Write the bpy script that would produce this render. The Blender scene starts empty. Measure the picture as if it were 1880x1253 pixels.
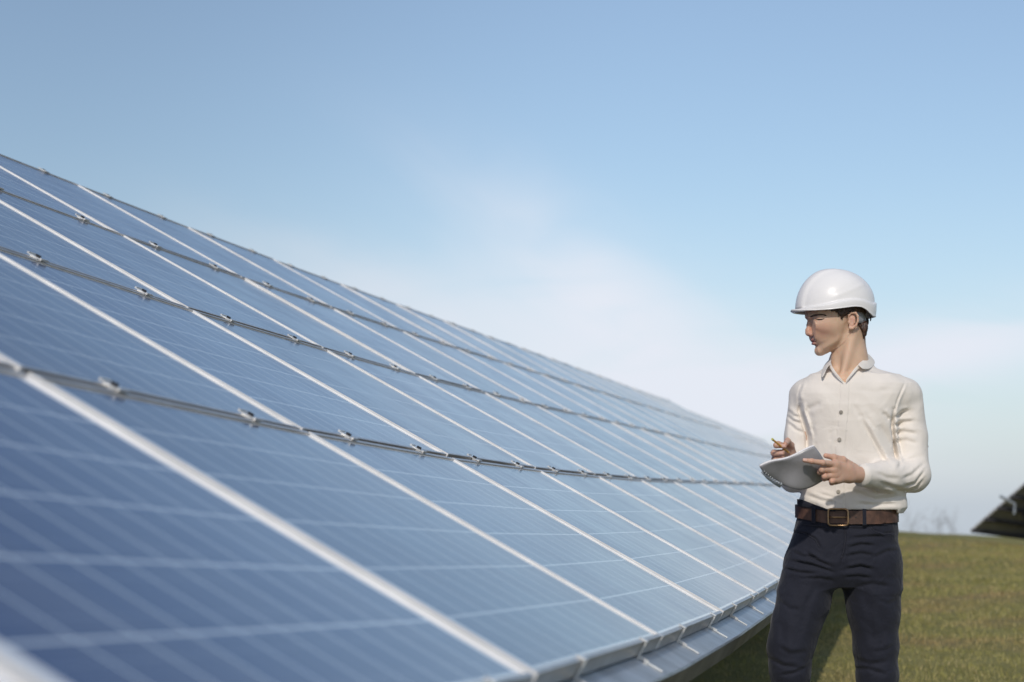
import bpy, math, random
import numpy as np
from mathutils import Vector, noise as mnoise

rng = np.random.default_rng(7)
random.seed(7)
C = bpy.context.scene.collection
sc = bpy.context.scene

# ------------------------------------------------------------------ camera, sky, sun, exposure
CAM_Z = 1.11
PITCH = 0.079
FPX = 3824.56
cam_d = bpy.data.cameras.new('camera')
cam = bpy.data.objects.new('camera', cam_d); C.objects.link(cam)
cam.location = (0, 0, CAM_Z)
cam.rotation_euler = (math.pi / 2 + PITCH, 0, 0)
cam_d.sensor_width = 36.0
cam_d.lens = 36.0 * FPX / 1880.0
cam_d.clip_start = 0.05; cam_d.clip_end = 6000
cam_d.dof.use_dof = True
cam_d.dof.focus_distance = 7.2
cam_d.dof.aperture_fstop = 3.8
sc.camera = cam

SUN_EL = math.radians(37)
SUN_AZ = math.radians(190)       # compass angle from +Y (into the picture), clockwise seen from above; behind the camera
sdir = Vector((math.sin(SUN_AZ) * math.cos(SUN_EL), math.cos(SUN_AZ) * math.cos(SUN_EL), math.sin(SUN_EL)))
sun_d = bpy.data.lights.new('sun', 'SUN'); sun_d.energy = 2.2; sun_d.angle = math.radians(1.6)
sun_d.color = (1.0, 0.93, 0.84)
sun = bpy.data.objects.new('sun', sun_d); C.objects.link(sun)
sun.rotation_euler = (-sdir).to_track_quat('-Z', 'Y').to_euler()
sun.location = (5, -5, 20)

world = bpy.data.worlds.new('World'); sc.world = world; world.use_nodes = True
def build_world():
    nt = world.node_tree; N = nt.nodes; L = nt.links
    for n in list(N): N.remove(n)
    out = N.new('ShaderNodeOutputWorld'); bg = N.new('ShaderNodeBackground')
    sky = N.new('ShaderNodeTexSky'); sky.sky_type = 'NISHITA'; sky.sun_disc = False
    sky.sun_elevation = SUN_EL; sky.sun_rotation = SUN_AZ
    sky.air_density = 1.0; sky.dust_density = 1.2; sky.ozone_density = 1.7; sky.altitude = 300
    tc = N.new('ShaderNodeTexCoord')
    sep = N.new('ShaderNodeSeparateXYZ'); L.new(tc.outputs['Generated'], sep.inputs[0])
    # project the direction on a cloud layer: (x/z', y/z')
    def M(op, a, b=None, clamp=False):
        n = N.new('ShaderNodeMath'); n.operation = op; n.use_clamp = clamp
        for i, v in enumerate((a, b)):
            if v is None: continue
            if isinstance(v, (int, float)): n.inputs[i].default_value = v
            else: L.new(v, n.inputs[i])
        return n.outputs[0]
    # tangent coordinates ahead: slope sideways (p) and upwards (q)
    yy = M('MAXIMUM', sep.outputs[1], 0.25)
    p = M('DIVIDE', sep.outputs[0], yy); q = M('DIVIDE', sep.outputs[2], yy)
    th = math.radians(36); ct, st = math.cos(th), math.sin(th)
    al = M('SUBTRACT', M('MULTIPLY', p, ct), M('MULTIPLY', q, st)); ac = M('ADD', M('MULTIPLY', p, st), M('MULTIPLY', q, ct))
    comb = N.new('ShaderNodeCombineXYZ'); L.new(M('MULTIPLY', al, 7.0), comb.inputs[0]); L.new(M('MULTIPLY', ac, 19.0), comb.inputs[1]); comb.inputs[2].default_value = 2.3
    n1 = N.new('ShaderNodeTexNoise'); n1.inputs['Scale'].default_value = 1.0; n1.inputs['Detail'].default_value = 7
    n1.inputs['Roughness'].default_value = 0.5; n1.inputs['Distortion'].default_value = 0.5
    L.new(comb.outputs[0], n1.inputs['Vector'])
    comb2 = N.new('ShaderNodeCombineXYZ'); L.new(M('MULTIPLY', p, 9.0), comb2.inputs[0]); L.new(M('MULTIPLY', q, 34.0), comb2.inputs[1]); comb2.inputs[2].default_value = 5.1
    n2 = N.new('ShaderNodeTexNoise'); n2.inputs['Scale'].default_value = 1.0; n2.inputs['Detail'].default_value = 6; n2.inputs['Distortion'].default_value = 0.7
    L.new(comb2.outputs[0], n2.inputs['Vector'])
    def bank(px, py, sx, sy, ang, amp, nz, lo=.25, hi=.75):
        c, s_ = math.cos(math.radians(ang)), math.sin(math.radians(ang))
        dp = M('SUBTRACT', p, (px - 940) / FPX); dq = M('SUBTRACT', q, (929 - py) / FPX)
        a = M('DIVIDE', M('SUBTRACT', M('MULTIPLY', dp, c), M('MULTIPLY', dq, s_)), sx / FPX)
        b = M('DIVIDE', M('ADD', M('MULTIPLY', dp, s_), M('MULTIPLY', dq, c)), sy / FPX)
        g = M('POWER', 2.718, M('MULTIPLY', M('ADD', M('MULTIPLY', a, a), M('MULTIPLY', b, b)), -1.0))
        r = N.new('ShaderNodeMapRange'); r.interpolation_type = 'SMOOTHSTEP'; r.inputs[1].default_value = lo; r.inputs[2].default_value = hi; L.new(M('ADD', nz, M('MULTIPLY', g, .16)), r.inputs[0])
        return M('MULTIPLY', M('MULTIPLY', g, amp), r.outputs[0])
    mask = bank(1080, 510, 330, 110, 36, .62, n1.outputs[0], .30, .74)
    for args in ((1130, 670, 480, 140, 12, .80, n2.outputs[0], .20, .62), (1730, 645, 320, 66, -10, 1.0, n2.outputs[0], .22, .58), (640, 520, 330, 80, 20, .40, n1.outputs[0]), (1300, 770, 300, 70, 12, .5, n2.outputs[0])):
        mask = M('ADD', mask, bank(*args), True)
    # milky layer towards the horizon
    hz = N.new('ShaderNodeMapRange'); hz.interpolation_type = 'SMOOTHSTEP'
    hz.inputs[1].default_value = 0.17; hz.inputs[2].default_value = -0.02; hz.inputs[3].default_value = 0.12; hz.inputs[4].default_value = 0.52
    L.new(sep.outputs[2], hz.inputs[0])
    mix0 = N.new('ShaderNodeMix'); mix0.data_type = 'RGBA'; L.new(hz.outputs[0], mix0.inputs[0])
    L.new(sky.outputs[0], mix0.inputs[6]); mix0.inputs[7].default_value = (5.6, 6.2, 7.8, 1)
    mix = N.new('ShaderNodeMix'); mix.data_type = 'RGBA'; L.new(M('MULTIPLY', mask, 0.95), mix.inputs[0])
    L.new(mix0.outputs[2], mix.inputs[6]); mix.inputs[7].default_value = (7.1, 7.2, 7.95, 1)
    # the sky deepens away from the bright side
    dk = N.new('ShaderNodeMapRange'); dk.interpolation_type = 'SMOOTHSTEP'; dk.inputs[1].default_value = -.30; dk.inputs[2].default_value = .02; dk.inputs[3].default_value = .80; dk.inputs[4].default_value = 1.0
    L.new(M('SUBTRACT', p, M('MULTIPLY', q, .30)), dk.inputs[0])
    sc_ = N.new('ShaderNodeVectorMath'); sc_.operation = 'SCALE'; tn = N.new('ShaderNodeVectorMath'); tn.operation = 'MULTIPLY'; tn.inputs[1].default_value = (.970, 1.0, 1.0); L.new(mix.outputs[2], tn.inputs[0]); L.new(tn.outputs[0], sc_.inputs[0]); L.new(dk.outputs[0], sc_.inputs['Scale'])
    L.new(sc_.outputs[0], bg.inputs[0]); bg.inputs[1].default_value = 0.115
    L.new(bg.outputs[0], out.inputs[0])
build_world()
sc.view_settings.view_transform = 'Standard'; sc.view_settings.look = 'None'
sc.view_settings.exposure = 0.0; sc.view_settings.gamma = 1.0

# ------------------------------------------------------------------ helpers
def link(name, me, mat=None, parent=None, smooth=False):
    o = bpy.data.objects.new(name, me); C.objects.link(o)
    if mat is not None and len(me.materials) == 0: me.materials.append(mat)
    if smooth: me.polygons.foreach_set('use_smooth', [True] * len(me.polygons))
    if parent is not None: o.parent = parent
    return o
def mesh(name, V, F, mat=None, parent=None, smooth=False, uv=None):
    me = bpy.data.meshes.new(name)
    me.from_pydata([tuple(map(float, v)) for v in V], [], [tuple(map(int, f)) for f in F])
    if uv is not None:
        l = me.uv_layers.new(name='UVMap')
        idx = np.empty(len(me.loops), np.int32); me.loops.foreach_get('vertex_index', idx)
        l.data.foreach_set('uv', np.asarray(uv, np.float32)[idx].ravel())
    me.validate(); me.update()
    return link(name, me, mat, parent, smooth)
def empty(name, loc=(0, 0, 0)):
    o = bpy.data.objects.new(name, None); C.objects.link(o); o.location = loc; o.empty_display_size = .2
    return o
def tag(o, label=None, cat=None, group=None, kind=None):
    if label: o['label'] = label
    if cat: o['category'] = cat
    if group: o['group'] = group
    if kind: o['kind'] = kind
    return o
class MB:
    def __init__(s): s.V = []; s.F = []
    def hexa(s, p):            # 8 corner points: bottom 4, top 4
        b = len(s.V); s.V += [tuple(q) for q in p]
        for f in ((0, 3, 2, 1), (4, 5, 6, 7), (0, 1, 5, 4), (1, 2, 6, 5), (2, 3, 7, 6), (3, 0, 4, 7)): s.F.append(tuple(b + i for i in f))
    def box(s, o, ax, ay, az, x0, x1, y0, y1, z0, z1):
        o, ax, ay, az = map(np.asarray, (o, ax, ay, az))
        s.hexa([o + ax * x + ay * y + az * z for z in (z0, z1) for x, y in ((x0, y0), (x1, y0), (x1, y1), (x0, y1))])
    def tube(s, pts, rad, n=8, cap=True):
        pts = [np.asarray(p, float) for p in pts]
        if np.isscalar(rad): rad = [rad] * len(pts)
        b = len(s.V); prev = None
        for i, p in enumerate(pts):
            t = pts[min(i + 1, len(pts) - 1)] - pts[max(i - 1, 0)]; t = t / (np.linalg.norm(t) + 1e-12)
            if prev is None:
                a = np.cross(t, (0, 0, 1.)) if abs(t[2]) < .9 else np.cross(t, (1., 0, 0))
            else: a = prev - t * np.dot(prev, t)
            a /= np.linalg.norm(a) + 1e-12; prev = a; c = np.cross(t, a)
            for k in range(n):
                th = 2 * math.pi * k / n; s.V.append(tuple(p + rad[i] * (math.cos(th) * a + math.sin(th) * c)))
        for i in range(len(pts) - 1):
            for k in range(n):
                s.F.append((b + i * n + k, b + i * n + (k + 1) % n, b + (i + 1) * n + (k + 1) % n, b + (i + 1) * n + k))
        if cap:
            s.F.append(tuple(b + k for k in range(n))[::-1]); s.F.append(tuple(b + (len(pts) - 1) * n + k for k in range(n)))
    def grid(s, P):            # P: (a,b,3) array
        a, c = P.shape[:2]; b = len(s.V); s.V += [tuple(q) for q in P.reshape(-1, 3)]
        for i in range(a - 1):
            for j in range(c - 1): s.F.append((b + i * c + j, b + i * c + j + 1, b + (i + 1) * c + j + 1, b + (i + 1) * c + j))
    def build(s, name, mat, parent=None, smooth=False): return mesh(name, s.V, s.F, mat, parent, smooth)

def material(name):
    m = bpy.data.materials.new(name); m.use_nodes = True
    return m, m.node_tree.nodes, m.node_tree.links, m.node_tree.nodes['Principled BSDF']
def simple(name, col, rough=.6, metal=0., noise_amt=.12, noise_scale=6., bump=0., bump_scale=60., detail=5, col2=None, **kw):
    m, N, L, B = material(name)
    tc = N.new('ShaderNodeTexCoord')
    n = N.new('ShaderNodeTexNoise'); n.inputs['Scale'].default_value = noise_scale; n.inputs['Detail'].default_value = detail
    L.new(tc.outputs['Object'], n.inputs['Vector'])
    mx = N.new('ShaderNodeMix'); mx.data_type = 'RGBA'
    c2 = col2 or tuple(c * (1 - noise_amt * 2.2) for c in col)
    mr = N.new('ShaderNodeMapRange'); mr.inputs[1].default_value = .3; mr.inputs[2].default_value = .7; L.new(n.outputs[0], mr.inputs[0])
    L.new(mr.outputs[0], mx.inputs[0]); mx.inputs[6].default_value = (*c2, 1); mx.inputs[7].default_value = (*[min(1, c * (1 + (noise_amt if not col2 else 0))) for c in col], 1)
    L.new(mx.outputs[2], B.inputs['Base Color'])
    B.inputs['Roughness'].default_value = rough; B.inputs['Metallic'].default_value = metal
    if bump:
        n2 = N.new('ShaderNodeTexNoise'); n2.inputs['Scale'].default_value = bump_scale; n2.inputs['Detail'].default_value = 4
        L.new(tc.outputs['Object'], n2.inputs['Vector'])
        b = N.new('ShaderNodeBump'); b.inputs['Strength'].default_value = bump; b.inputs['Distance'].default_value = .002
        L.new(n2.outputs[0], b.inputs['Height']); L.new(b.outputs[0], B.inputs['Normal'])
    for k, v in kw.items(): B.inputs[k.replace('_', ' ')].default_value = v
    return m

# world point on the ray through photo pixel (px, py) at world depth y
_c, _s = math.cos(PITCH), math.sin(PITCH)
def ray(px, py, y):
    d = (px - 940) / FPX; e = (626.5 - py) / FPX
    t = y / (_c - e * _s)
    return np.array([d * t, y, CAM_Z + t * (_s + e * _c)])

# ------------------------------------------------------------------ ground
def ground_z(x, y):
    x = np.asarray(x, float); y = np.asarray(y, float)
    r = np.hypot(x, y)
    base = 0.445 * np.clip((y - 9) / 50., 0, 1) ** 1.0
    base = np.where(y > 59, .445 - .00040 * np.clip(y - 59, 0, 60) ** 2 - .05 * np.clip(y - 119, 0, 9999), base)
    base = np.where(y < 9, 0.0, base)
    side = -0.055 * np.clip(x - 9.5, 0, 30) * np.clip((y - 20) / 25, 0, 1)
    bumps = 0.02 * np.sin(x * .9 + .4 * y) + .02 * np.sin(y * .55 - .7 * x + 1) + .010 * np.sin(y * 1.3 + x * 1.7)
    fade = np.clip((r - 9) / 8, 0, 1)
    return base + side + bumps * fade

def grass_material():
    m, N, L, B = material('grass_ground')
    tc = N.new('ShaderNodeTexCoord')
    def nz(scale, det, rough=.6, sx=1, sy=1):
        mp = N.new('ShaderNodeMapping'); mp.inputs['Scale'].default_value = (sx, sy, 1); L.new(tc.outputs['Object'], mp.inputs[0])
        n = N.new('ShaderNodeTexNoise'); n.inputs['Scale'].default_value = scale; n.inputs['Detail'].default_value = det; n.inputs['Roughness'].default_value = rough
        L.new(mp.outputs[0], n.inputs['Vector']); return n.outputs[0]
    def mr(x, a, b):
        r = N.new('ShaderNodeMapRange'); r.inputs[1].default_value = a; r.inputs[2].default_value = b; L.new(x, r.inputs[0]); return r.outputs[0]
    def mix(f, a, b):
        x = N.new('ShaderNodeMix'); x.data_type = 'RGBA'; L.new(f, x.inputs[0])
        for i, v in ((6, a), (7, b)):
            if isinstance(v, tuple): x.inputs[i].default_value = (*v, 1)
            else: L.new(v, x.inputs[i])
        return x.outputs[2]
    c = mix(mr(nz(2.2, 8, .65), .35, .65), (.265, .240, .078), (.350, .315, .118))
    c = mix(mr(nz(.55, 6), .48, .66), c, (.300, .235, .110))
    c = mix(mr(nz(.16, 3), .45, .65), c, (.205, .205, .068))
    c = mix(mr(nz(30, 4, .7), .52, .70), c, (.330, .295, .135))
    L.new(c, B.inputs['Base Color']); B.inputs['Roughness'].default_value = .95; B.inputs['Specular IOR Level'].default_value = .15
    b = N.new('ShaderNodeBump'); b.inputs['Strength'].default_value = .9; b.inputs['Distance'].default_value = .06
    L.new(nz(24, 6, .7), b.inputs['Height']); L.new(b.outputs[0], B.inputs['Normal'])
    return m
MG = grass_material()
def build_ground():
    xs = np.concatenate([[-2500, -1200, -500, -200, -90, -50], np.arange(-30, 40, .7), [45, 60, 90, 200, 500, 1200, 2500]])
    ys = np.concatenate([[-300, -80, -20], np.arange(-4, 85, .7), [90, 100, 115, 135, 160, 200, 280, 400, 700, 1300, 2400]])
    X, Y = np.meshgrid(xs, ys); Z = ground_z(X, Y)
    mb = MB(); mb.grid(np.stack([X, Y, Z], -1))
    mb.F = [f[::-1] for f in mb.F] if False else mb.F
    o = mb.build('ground', MG, smooth=True); tag(o, kind='structure', label='olive green grassy ground rising to a low crest')
build_ground()

def build_grass():
    # tufts of short blades: the strip of meadow seen right of the array
    n = 150000
    d = 5.0 + 42 * rng.random(n * 2) ** 1.35
    fx = rng.uniform(-.02, .34, n * 2)
    x = d * fx; y = d
    keep = rng.random(len(x)) < np.clip(1.15 - d / 60, .2, 1)
    x, y = x[keep][:n], y[keep][:n]
    # clump
    cx = np.sin(x * 7.1 + np.sin(y * 3.3) * 2) * np.sin(y * 6.3 + np.sin(x * 4.1) * 2)
    z = ground_z(x, y) - .01
    h = rng.uniform(.015, .042, len(x)) * (1 + .5 * cx) * np.clip(.8 + d[keep][:n] / 60, .8, 1.4)
    w = rng.uniform(.003, .006, len(x)) * np.clip(d[keep][:n] / 12, 1, 3)
    th = rng.uniform(0, 2 * np.pi, len(x)); ln = rng.uniform(0, .035, len(x)); la = rng.uniform(0, 2 * np.pi, len(x))
    a = np.stack([x - w * np.cos(th), y - w * np.sin(th), z], 1); b = np.stack([x + w * np.cos(th), y + w * np.sin(th), z], 1)
    c = np.stack([x + ln * np.cos(la), y + ln * np.sin(la), z + h], 1)
    V = np.stack([a, b, c], 1).reshape(-1, 3)
    me = bpy.data.meshes.new('grass'); k = len(x)
    me.vertices.add(3 * k); me.vertices.foreach_set('co', V.astype(np.float32).ravel())
    me.loops.add(3 * k); me.loops.foreach_set('vertex_index', np.arange(3 * k, dtype=np.int32))
    me.polygons.add(k); me.polygons.foreach_set('loop_start', np.arange(0, 3 * k, 3, dtype=np.int32)); me.polygons.foreach_set('loop_total', np.full(k, 3, np.int32))
    me.update(calc_edges=True)
    ca = me.color_attributes.new('tint', 'FLOAT_COLOR', 'POINT')
    t = np.repeat(rng.random(k), 3); col = np.stack([t, t, t, np.ones_like(t)], 1); ca.data.foreach_set('color', col.astype(np.float32).ravel())
    m, N, L, B = material('grass_blades')
    at = N.new('ShaderNodeAttribute'); at.attribute_name = 'tint'
    cr = N.new('ShaderNodeValToRGB'); cr.color_ramp.elements[0].color = (.20, .195, .058, 1); cr.color_ramp.elements[1].color = (.40, .33, .16, 1)
    e = cr.color_ramp.elements.new(.6); e.color = (.325, .295, .108, 1)
    tc = N.new('ShaderNodeTexCoord'); pn = N.new('ShaderNodeTexNoise'); pn.inputs['Scale'].default_value = .55; pn.inputs['Detail'].default_value = 5; L.new(tc.outputs['Object'], pn.inputs['Vector'])
    pr = N.new('ShaderNodeMapRange'); pr.inputs[1].default_value = .46; pr.inputs[2].default_value = .66; L.new(pn.outputs[0], pr.inputs[0])
    pm = N.new('ShaderNodeMix'); pm.data_type = 'RGBA'; L.new(pr.outputs[0], pm.inputs[0]); L.new(cr.outputs[0], pm.inputs[6]); pm.inputs[7].default_value = (.33, .25, .12, 1)
    L.new(at.outputs['Fac'], cr.inputs[0]); L.new(pm.outputs[2], B.inputs['Base Color']); B.inputs['Roughness'].default_value = .8
    B.inputs['Specular IOR Level'].default_value = .2
    o = link('grass', me, m); tag(o, 'short dry olive grass covering the slope behind the man', 'grass', kind='stuff')
build_grass()

# ------------------------------------------------------------------ solar arrays
def panel_material():
    m, N, L, B = material('cell_glass')
    uv = N.new('ShaderNodeUVMap'); uv.uv_map = 'UVMap'
    sep = N.new('ShaderNodeSeparateXYZ'); L.new(uv.outputs[0], sep.inputs[0])
    def M(op, a, b=None, clamp=False):
        n = N.new('ShaderNodeMath'); n.operation = op; n.use_clamp = clamp
        for i, v in enumerate((a, b)):
            if v is None: continue
            if isinstance(v, (int, float)): n.inputs[i].default_value = v
            else: L.new(v, n.inputs[i])
        return n.outputs[0]
    U, V = sep.outputs[0], sep.outputs[1]
    MX, MY, PX, PY = .060, .020, (1.65 - .120) / 10, (.99 - .04) / 6
    def cells(c, m0, p, n, gap):
        t = M('DIVIDE', M('SUBTRACT', c, m0), p)
        fr = M('FRACT', t)
        d = M('MINIMUM', fr, M('SUBTRACT', 1.0, fr))
        g = M('LESS_THAN', d, gap / 2 / p)
        out = M('ADD', M('LESS_THAN', t, 0.0), M('GREATER_THAN', t, float(n)), True)
        return g, out
    gx, ox = cells(U, MX, PX, 10, .0068)
    gy, oy = cells(V, MY, PY, 6, .0052)
    border = M('MAXIMUM', ox, oy)
    gapm = M('MAXIMUM', gx, gy)
    # busbars: two thin silver lines per cell, along the long side
    t = M('FRACT', M('MULTIPLY', M('DIVIDE', M('SUBTRACT', V, MY), PY), 2.0))
    bus = M('LESS_THAN', M('ABSOLUTE', M('SUBTRACT', t, .5)), .0075)
    # fine fingers
    cellv = N.new('ShaderNodeTexNoise'); cellv.inputs['Scale'].default_value = 1.2; cellv.inputs['Detail'].default_value = 6; L.new(uv.outputs[0], cellv.inputs['Vector'])
    mx0 = N.new('ShaderNodeMix'); mx0.data_type = 'RGBA'; L.new(cellv.outputs[0], mx0.inputs[0])
    mx0.inputs[6].default_value = (.007, .018, .085, 1); mx0.inputs[7].default_value = (.013, .032, .125, 1)
    mx1 = N.new('ShaderNodeMix'); mx1.data_type = 'RGBA'; L.new(M('MULTIPLY', bus, .5), mx1.inputs[0]); L.new(mx0.outputs[2], mx1.inputs[6]); mx1.inputs[7].default_value = (.25, .30, .38, 1)
    mx2 = N.new('ShaderNodeMix'); mx2.data_type = 'RGBA'; L.new(gapm, mx2.inputs[0]); L.new(mx1.outputs[2], mx2.inputs[6]); mx2.inputs[7].default_value = (.46, .52, .58, 1)
    mx3 = N.new('ShaderNodeMix'); mx3.data_type = 'RGBA'; L.new(border, mx3.inputs[0]); L.new(mx2.outputs[2], mx3.inputs[6]); mx3.inputs[7].default_value = (.72, .72, .72, 1)
    L.new(mx3.outputs[2], B.inputs['Base Color'])
    tc = N.new('ShaderNodeTexCoord')
    dn = N.new('ShaderNodeTexNoise'); dn.inputs['Scale'].default_value = 3.0; dn.inputs['Detail'].default_value = 8; L.new(tc.outputs['Object'], dn.inputs['Vector'])
    rr = N.new('ShaderNodeMapRange'); rr.inputs[3].default_value = .07; rr.inputs[4].default_value = .20; L.new(dn.outputs[0], rr.inputs[0])
    L.new(rr.outputs[0], B.inputs['Roughness'])
    oi = N.new('ShaderNodeObjectInfo')
    hv = N.new('ShaderNodeHueSaturation'); L.new(mx3.outputs[2], hv.inputs['Color']); vr = N.new('ShaderNodeMapRange'); vr.inputs[3].default_value = .82; vr.inputs[4].default_value = 1.22; L.new(oi.outputs['Random'], vr.inputs[0]); L.new(vr.outputs[0], hv.inputs['Value'])
    # dust: a thin grey-brown film, thicker near the lower edge of every module and in dried runs
    mp = N.new('ShaderNodeMapping'); mp.inputs['Scale'].default_value = (9, .8, 1); L.new(uv.outputs[0], mp.inputs[0])
    dz = N.new('ShaderNodeTexNoise'); dz.noise_dimensions = '4D'; dz.inputs['Scale'].default_value = 2.2; dz.inputs['Detail'].default_value = 7; L.new(mp.outputs[0], dz.inputs['Vector']); L.new(M('MULTIPLY', oi.outputs['Random'], 40.0), dz.inputs['W'])
    low = M('POWER', 2.718, M('MULTIPLY', V, -14.0))
    dm = M('MULTIPLY', M('MAXIMUM', M('SUBTRACT', M('ADD', dz.outputs[0], M('MULTIPLY', low, .25)), .48), 0.0), .55, True)
    dmx = N.new('ShaderNodeMix'); dmx.data_type = 'RGBA'; L.new(dm, dmx.inputs[0]); L.new(hv.outputs[0], dmx.inputs[6]); dmx.inputs[7].default_value = (.36, .35, .32, 1); L.new(dmx.outputs[2], B.inputs['Base Color'])
    B.inputs['IOR'].default_value = 1.34; B.inputs['Specular IOR Level'].default_value = .5
    # thin dust film
    bw = N.new('ShaderNodeBump'); bw.inputs['Strength'].default_value = .03; bw.inputs['Distance'].default_value = .01
    n3 = N.new('ShaderNodeTexNoise'); n3.inputs['Scale'].default_value = 2.0; L.new(tc.outputs['Object'], n3.inputs['Vector']); L.new(n3.outputs[0], bw.inputs['Height'])
    L.new(bw.outputs[0], B.inputs['Normal'])
    return m
M_GLASS = panel_material()
M_FRAME = simple('anodised_frame', (.80, .785, .77), .40, .25, .06, 12)
M_FRAME_LONG = simple('shaded_long_rail', (.50, .48, .46), .34, .60, .10, 12)  # darker copy of the frame metal; shade on long bars put into the colour
M_CLAMP = simple('clamp_metal', (.72, .72, .71), .35, .6, .06, 20)
M_BOLT = simple('bolt_dark', (.06, .06, .065), .5, .6)
M_GALV = simple('galvanised_steel', (.46, .49, .52), .40, .70, .14, 9, bump=.15, bump_scale=25)
M_BEAM = simple('aged_beam', (.23, .22, .21), .6, .45, .18, 5, bump=.2, bump_scale=40)
M_BACK = simple('panel_backsheet', (.22, .23, .27), .8)
M_DARKSTEEL = simple('post_steel', (.07, .07, .08), .7, .2)

ROWH, GAP, PITCHW = .99, .03, 1.67
LV0 = [k * (ROWH + GAP) for k in range(4)]
def nrm(v): v = np.asarray(v, float); return v / np.linalg.norm(v)
def fitted_lines():
    th = (0.19371, -0.05776, 0.09289, -0.03216); g = (-0.03111, 0.10458, -0.0894, 0.0235); ta = (0.51046, -0.00374, -0.00076)
    P0 = np.array([0.03901, 3.31394, -0.26425 + CAM_Z])
    js = np.arange(-3, 21); t = js / 8.
    h = th[0] + th[1] * t + th[2] * t ** 2 + th[3] * t ** 3
    gr = g[0] + g[1] * t + g[2] * t ** 2 + g[3] * t ** 3
    tl = ta[0] + ta[1] * t + ta[2] * t ** 2
    B = np.zeros((len(js), 3)); B[3] = P0
    def d(i):
        k = min(i + 1, len(js) - 1); hh = (h[i] + h[k]) / 2; gg = (gr[i] + gr[k]) / 2
        return PITCHW * np.array([np.sin(hh) * np.cos(gg), np.cos(hh) * np.cos(gg), np.sin(gg)])
    for i in range(3, len(js) - 1): B[i + 1] = B[i] + d(i)
    for i in range(2, -1, -1): B[i] = B[i + 1] - d(i)
    Uv = np.stack([-np.cos(h) * np.cos(tl), np.sin(h) * np.cos(tl), np.sin(tl)], 1)
    D = np.stack([np.sin(h) * np.cos(gr), np.cos(h) * np.cos(gr), np.sin(gr)], 1)
    Uv -= (Uv * D).sum(1)[:, None] * D; Uv /= np.linalg.norm(Uv, axis=1)[:, None]
    return B, Uv
def straight_lines(P, heading, tilt, n, right=True, grade=0.):
    D = np.array([math.sin(heading) * math.cos(grade), math.cos(heading) * math.cos(grade), math.sin(grade)])
    s = -1 if right else 1
    Uv = np.array([s * math.cos(heading) * math.cos(tilt), -s * math.sin(heading) * math.cos(tilt), math.sin(tilt)])
    Uv -= D * np.dot(D, Uv); Uv = nrm(Uv)
    return np.array([np.asarray(P) + D * PITCHW * k for k in range(n + 1)]), np.array([Uv] * (n + 1))

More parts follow.
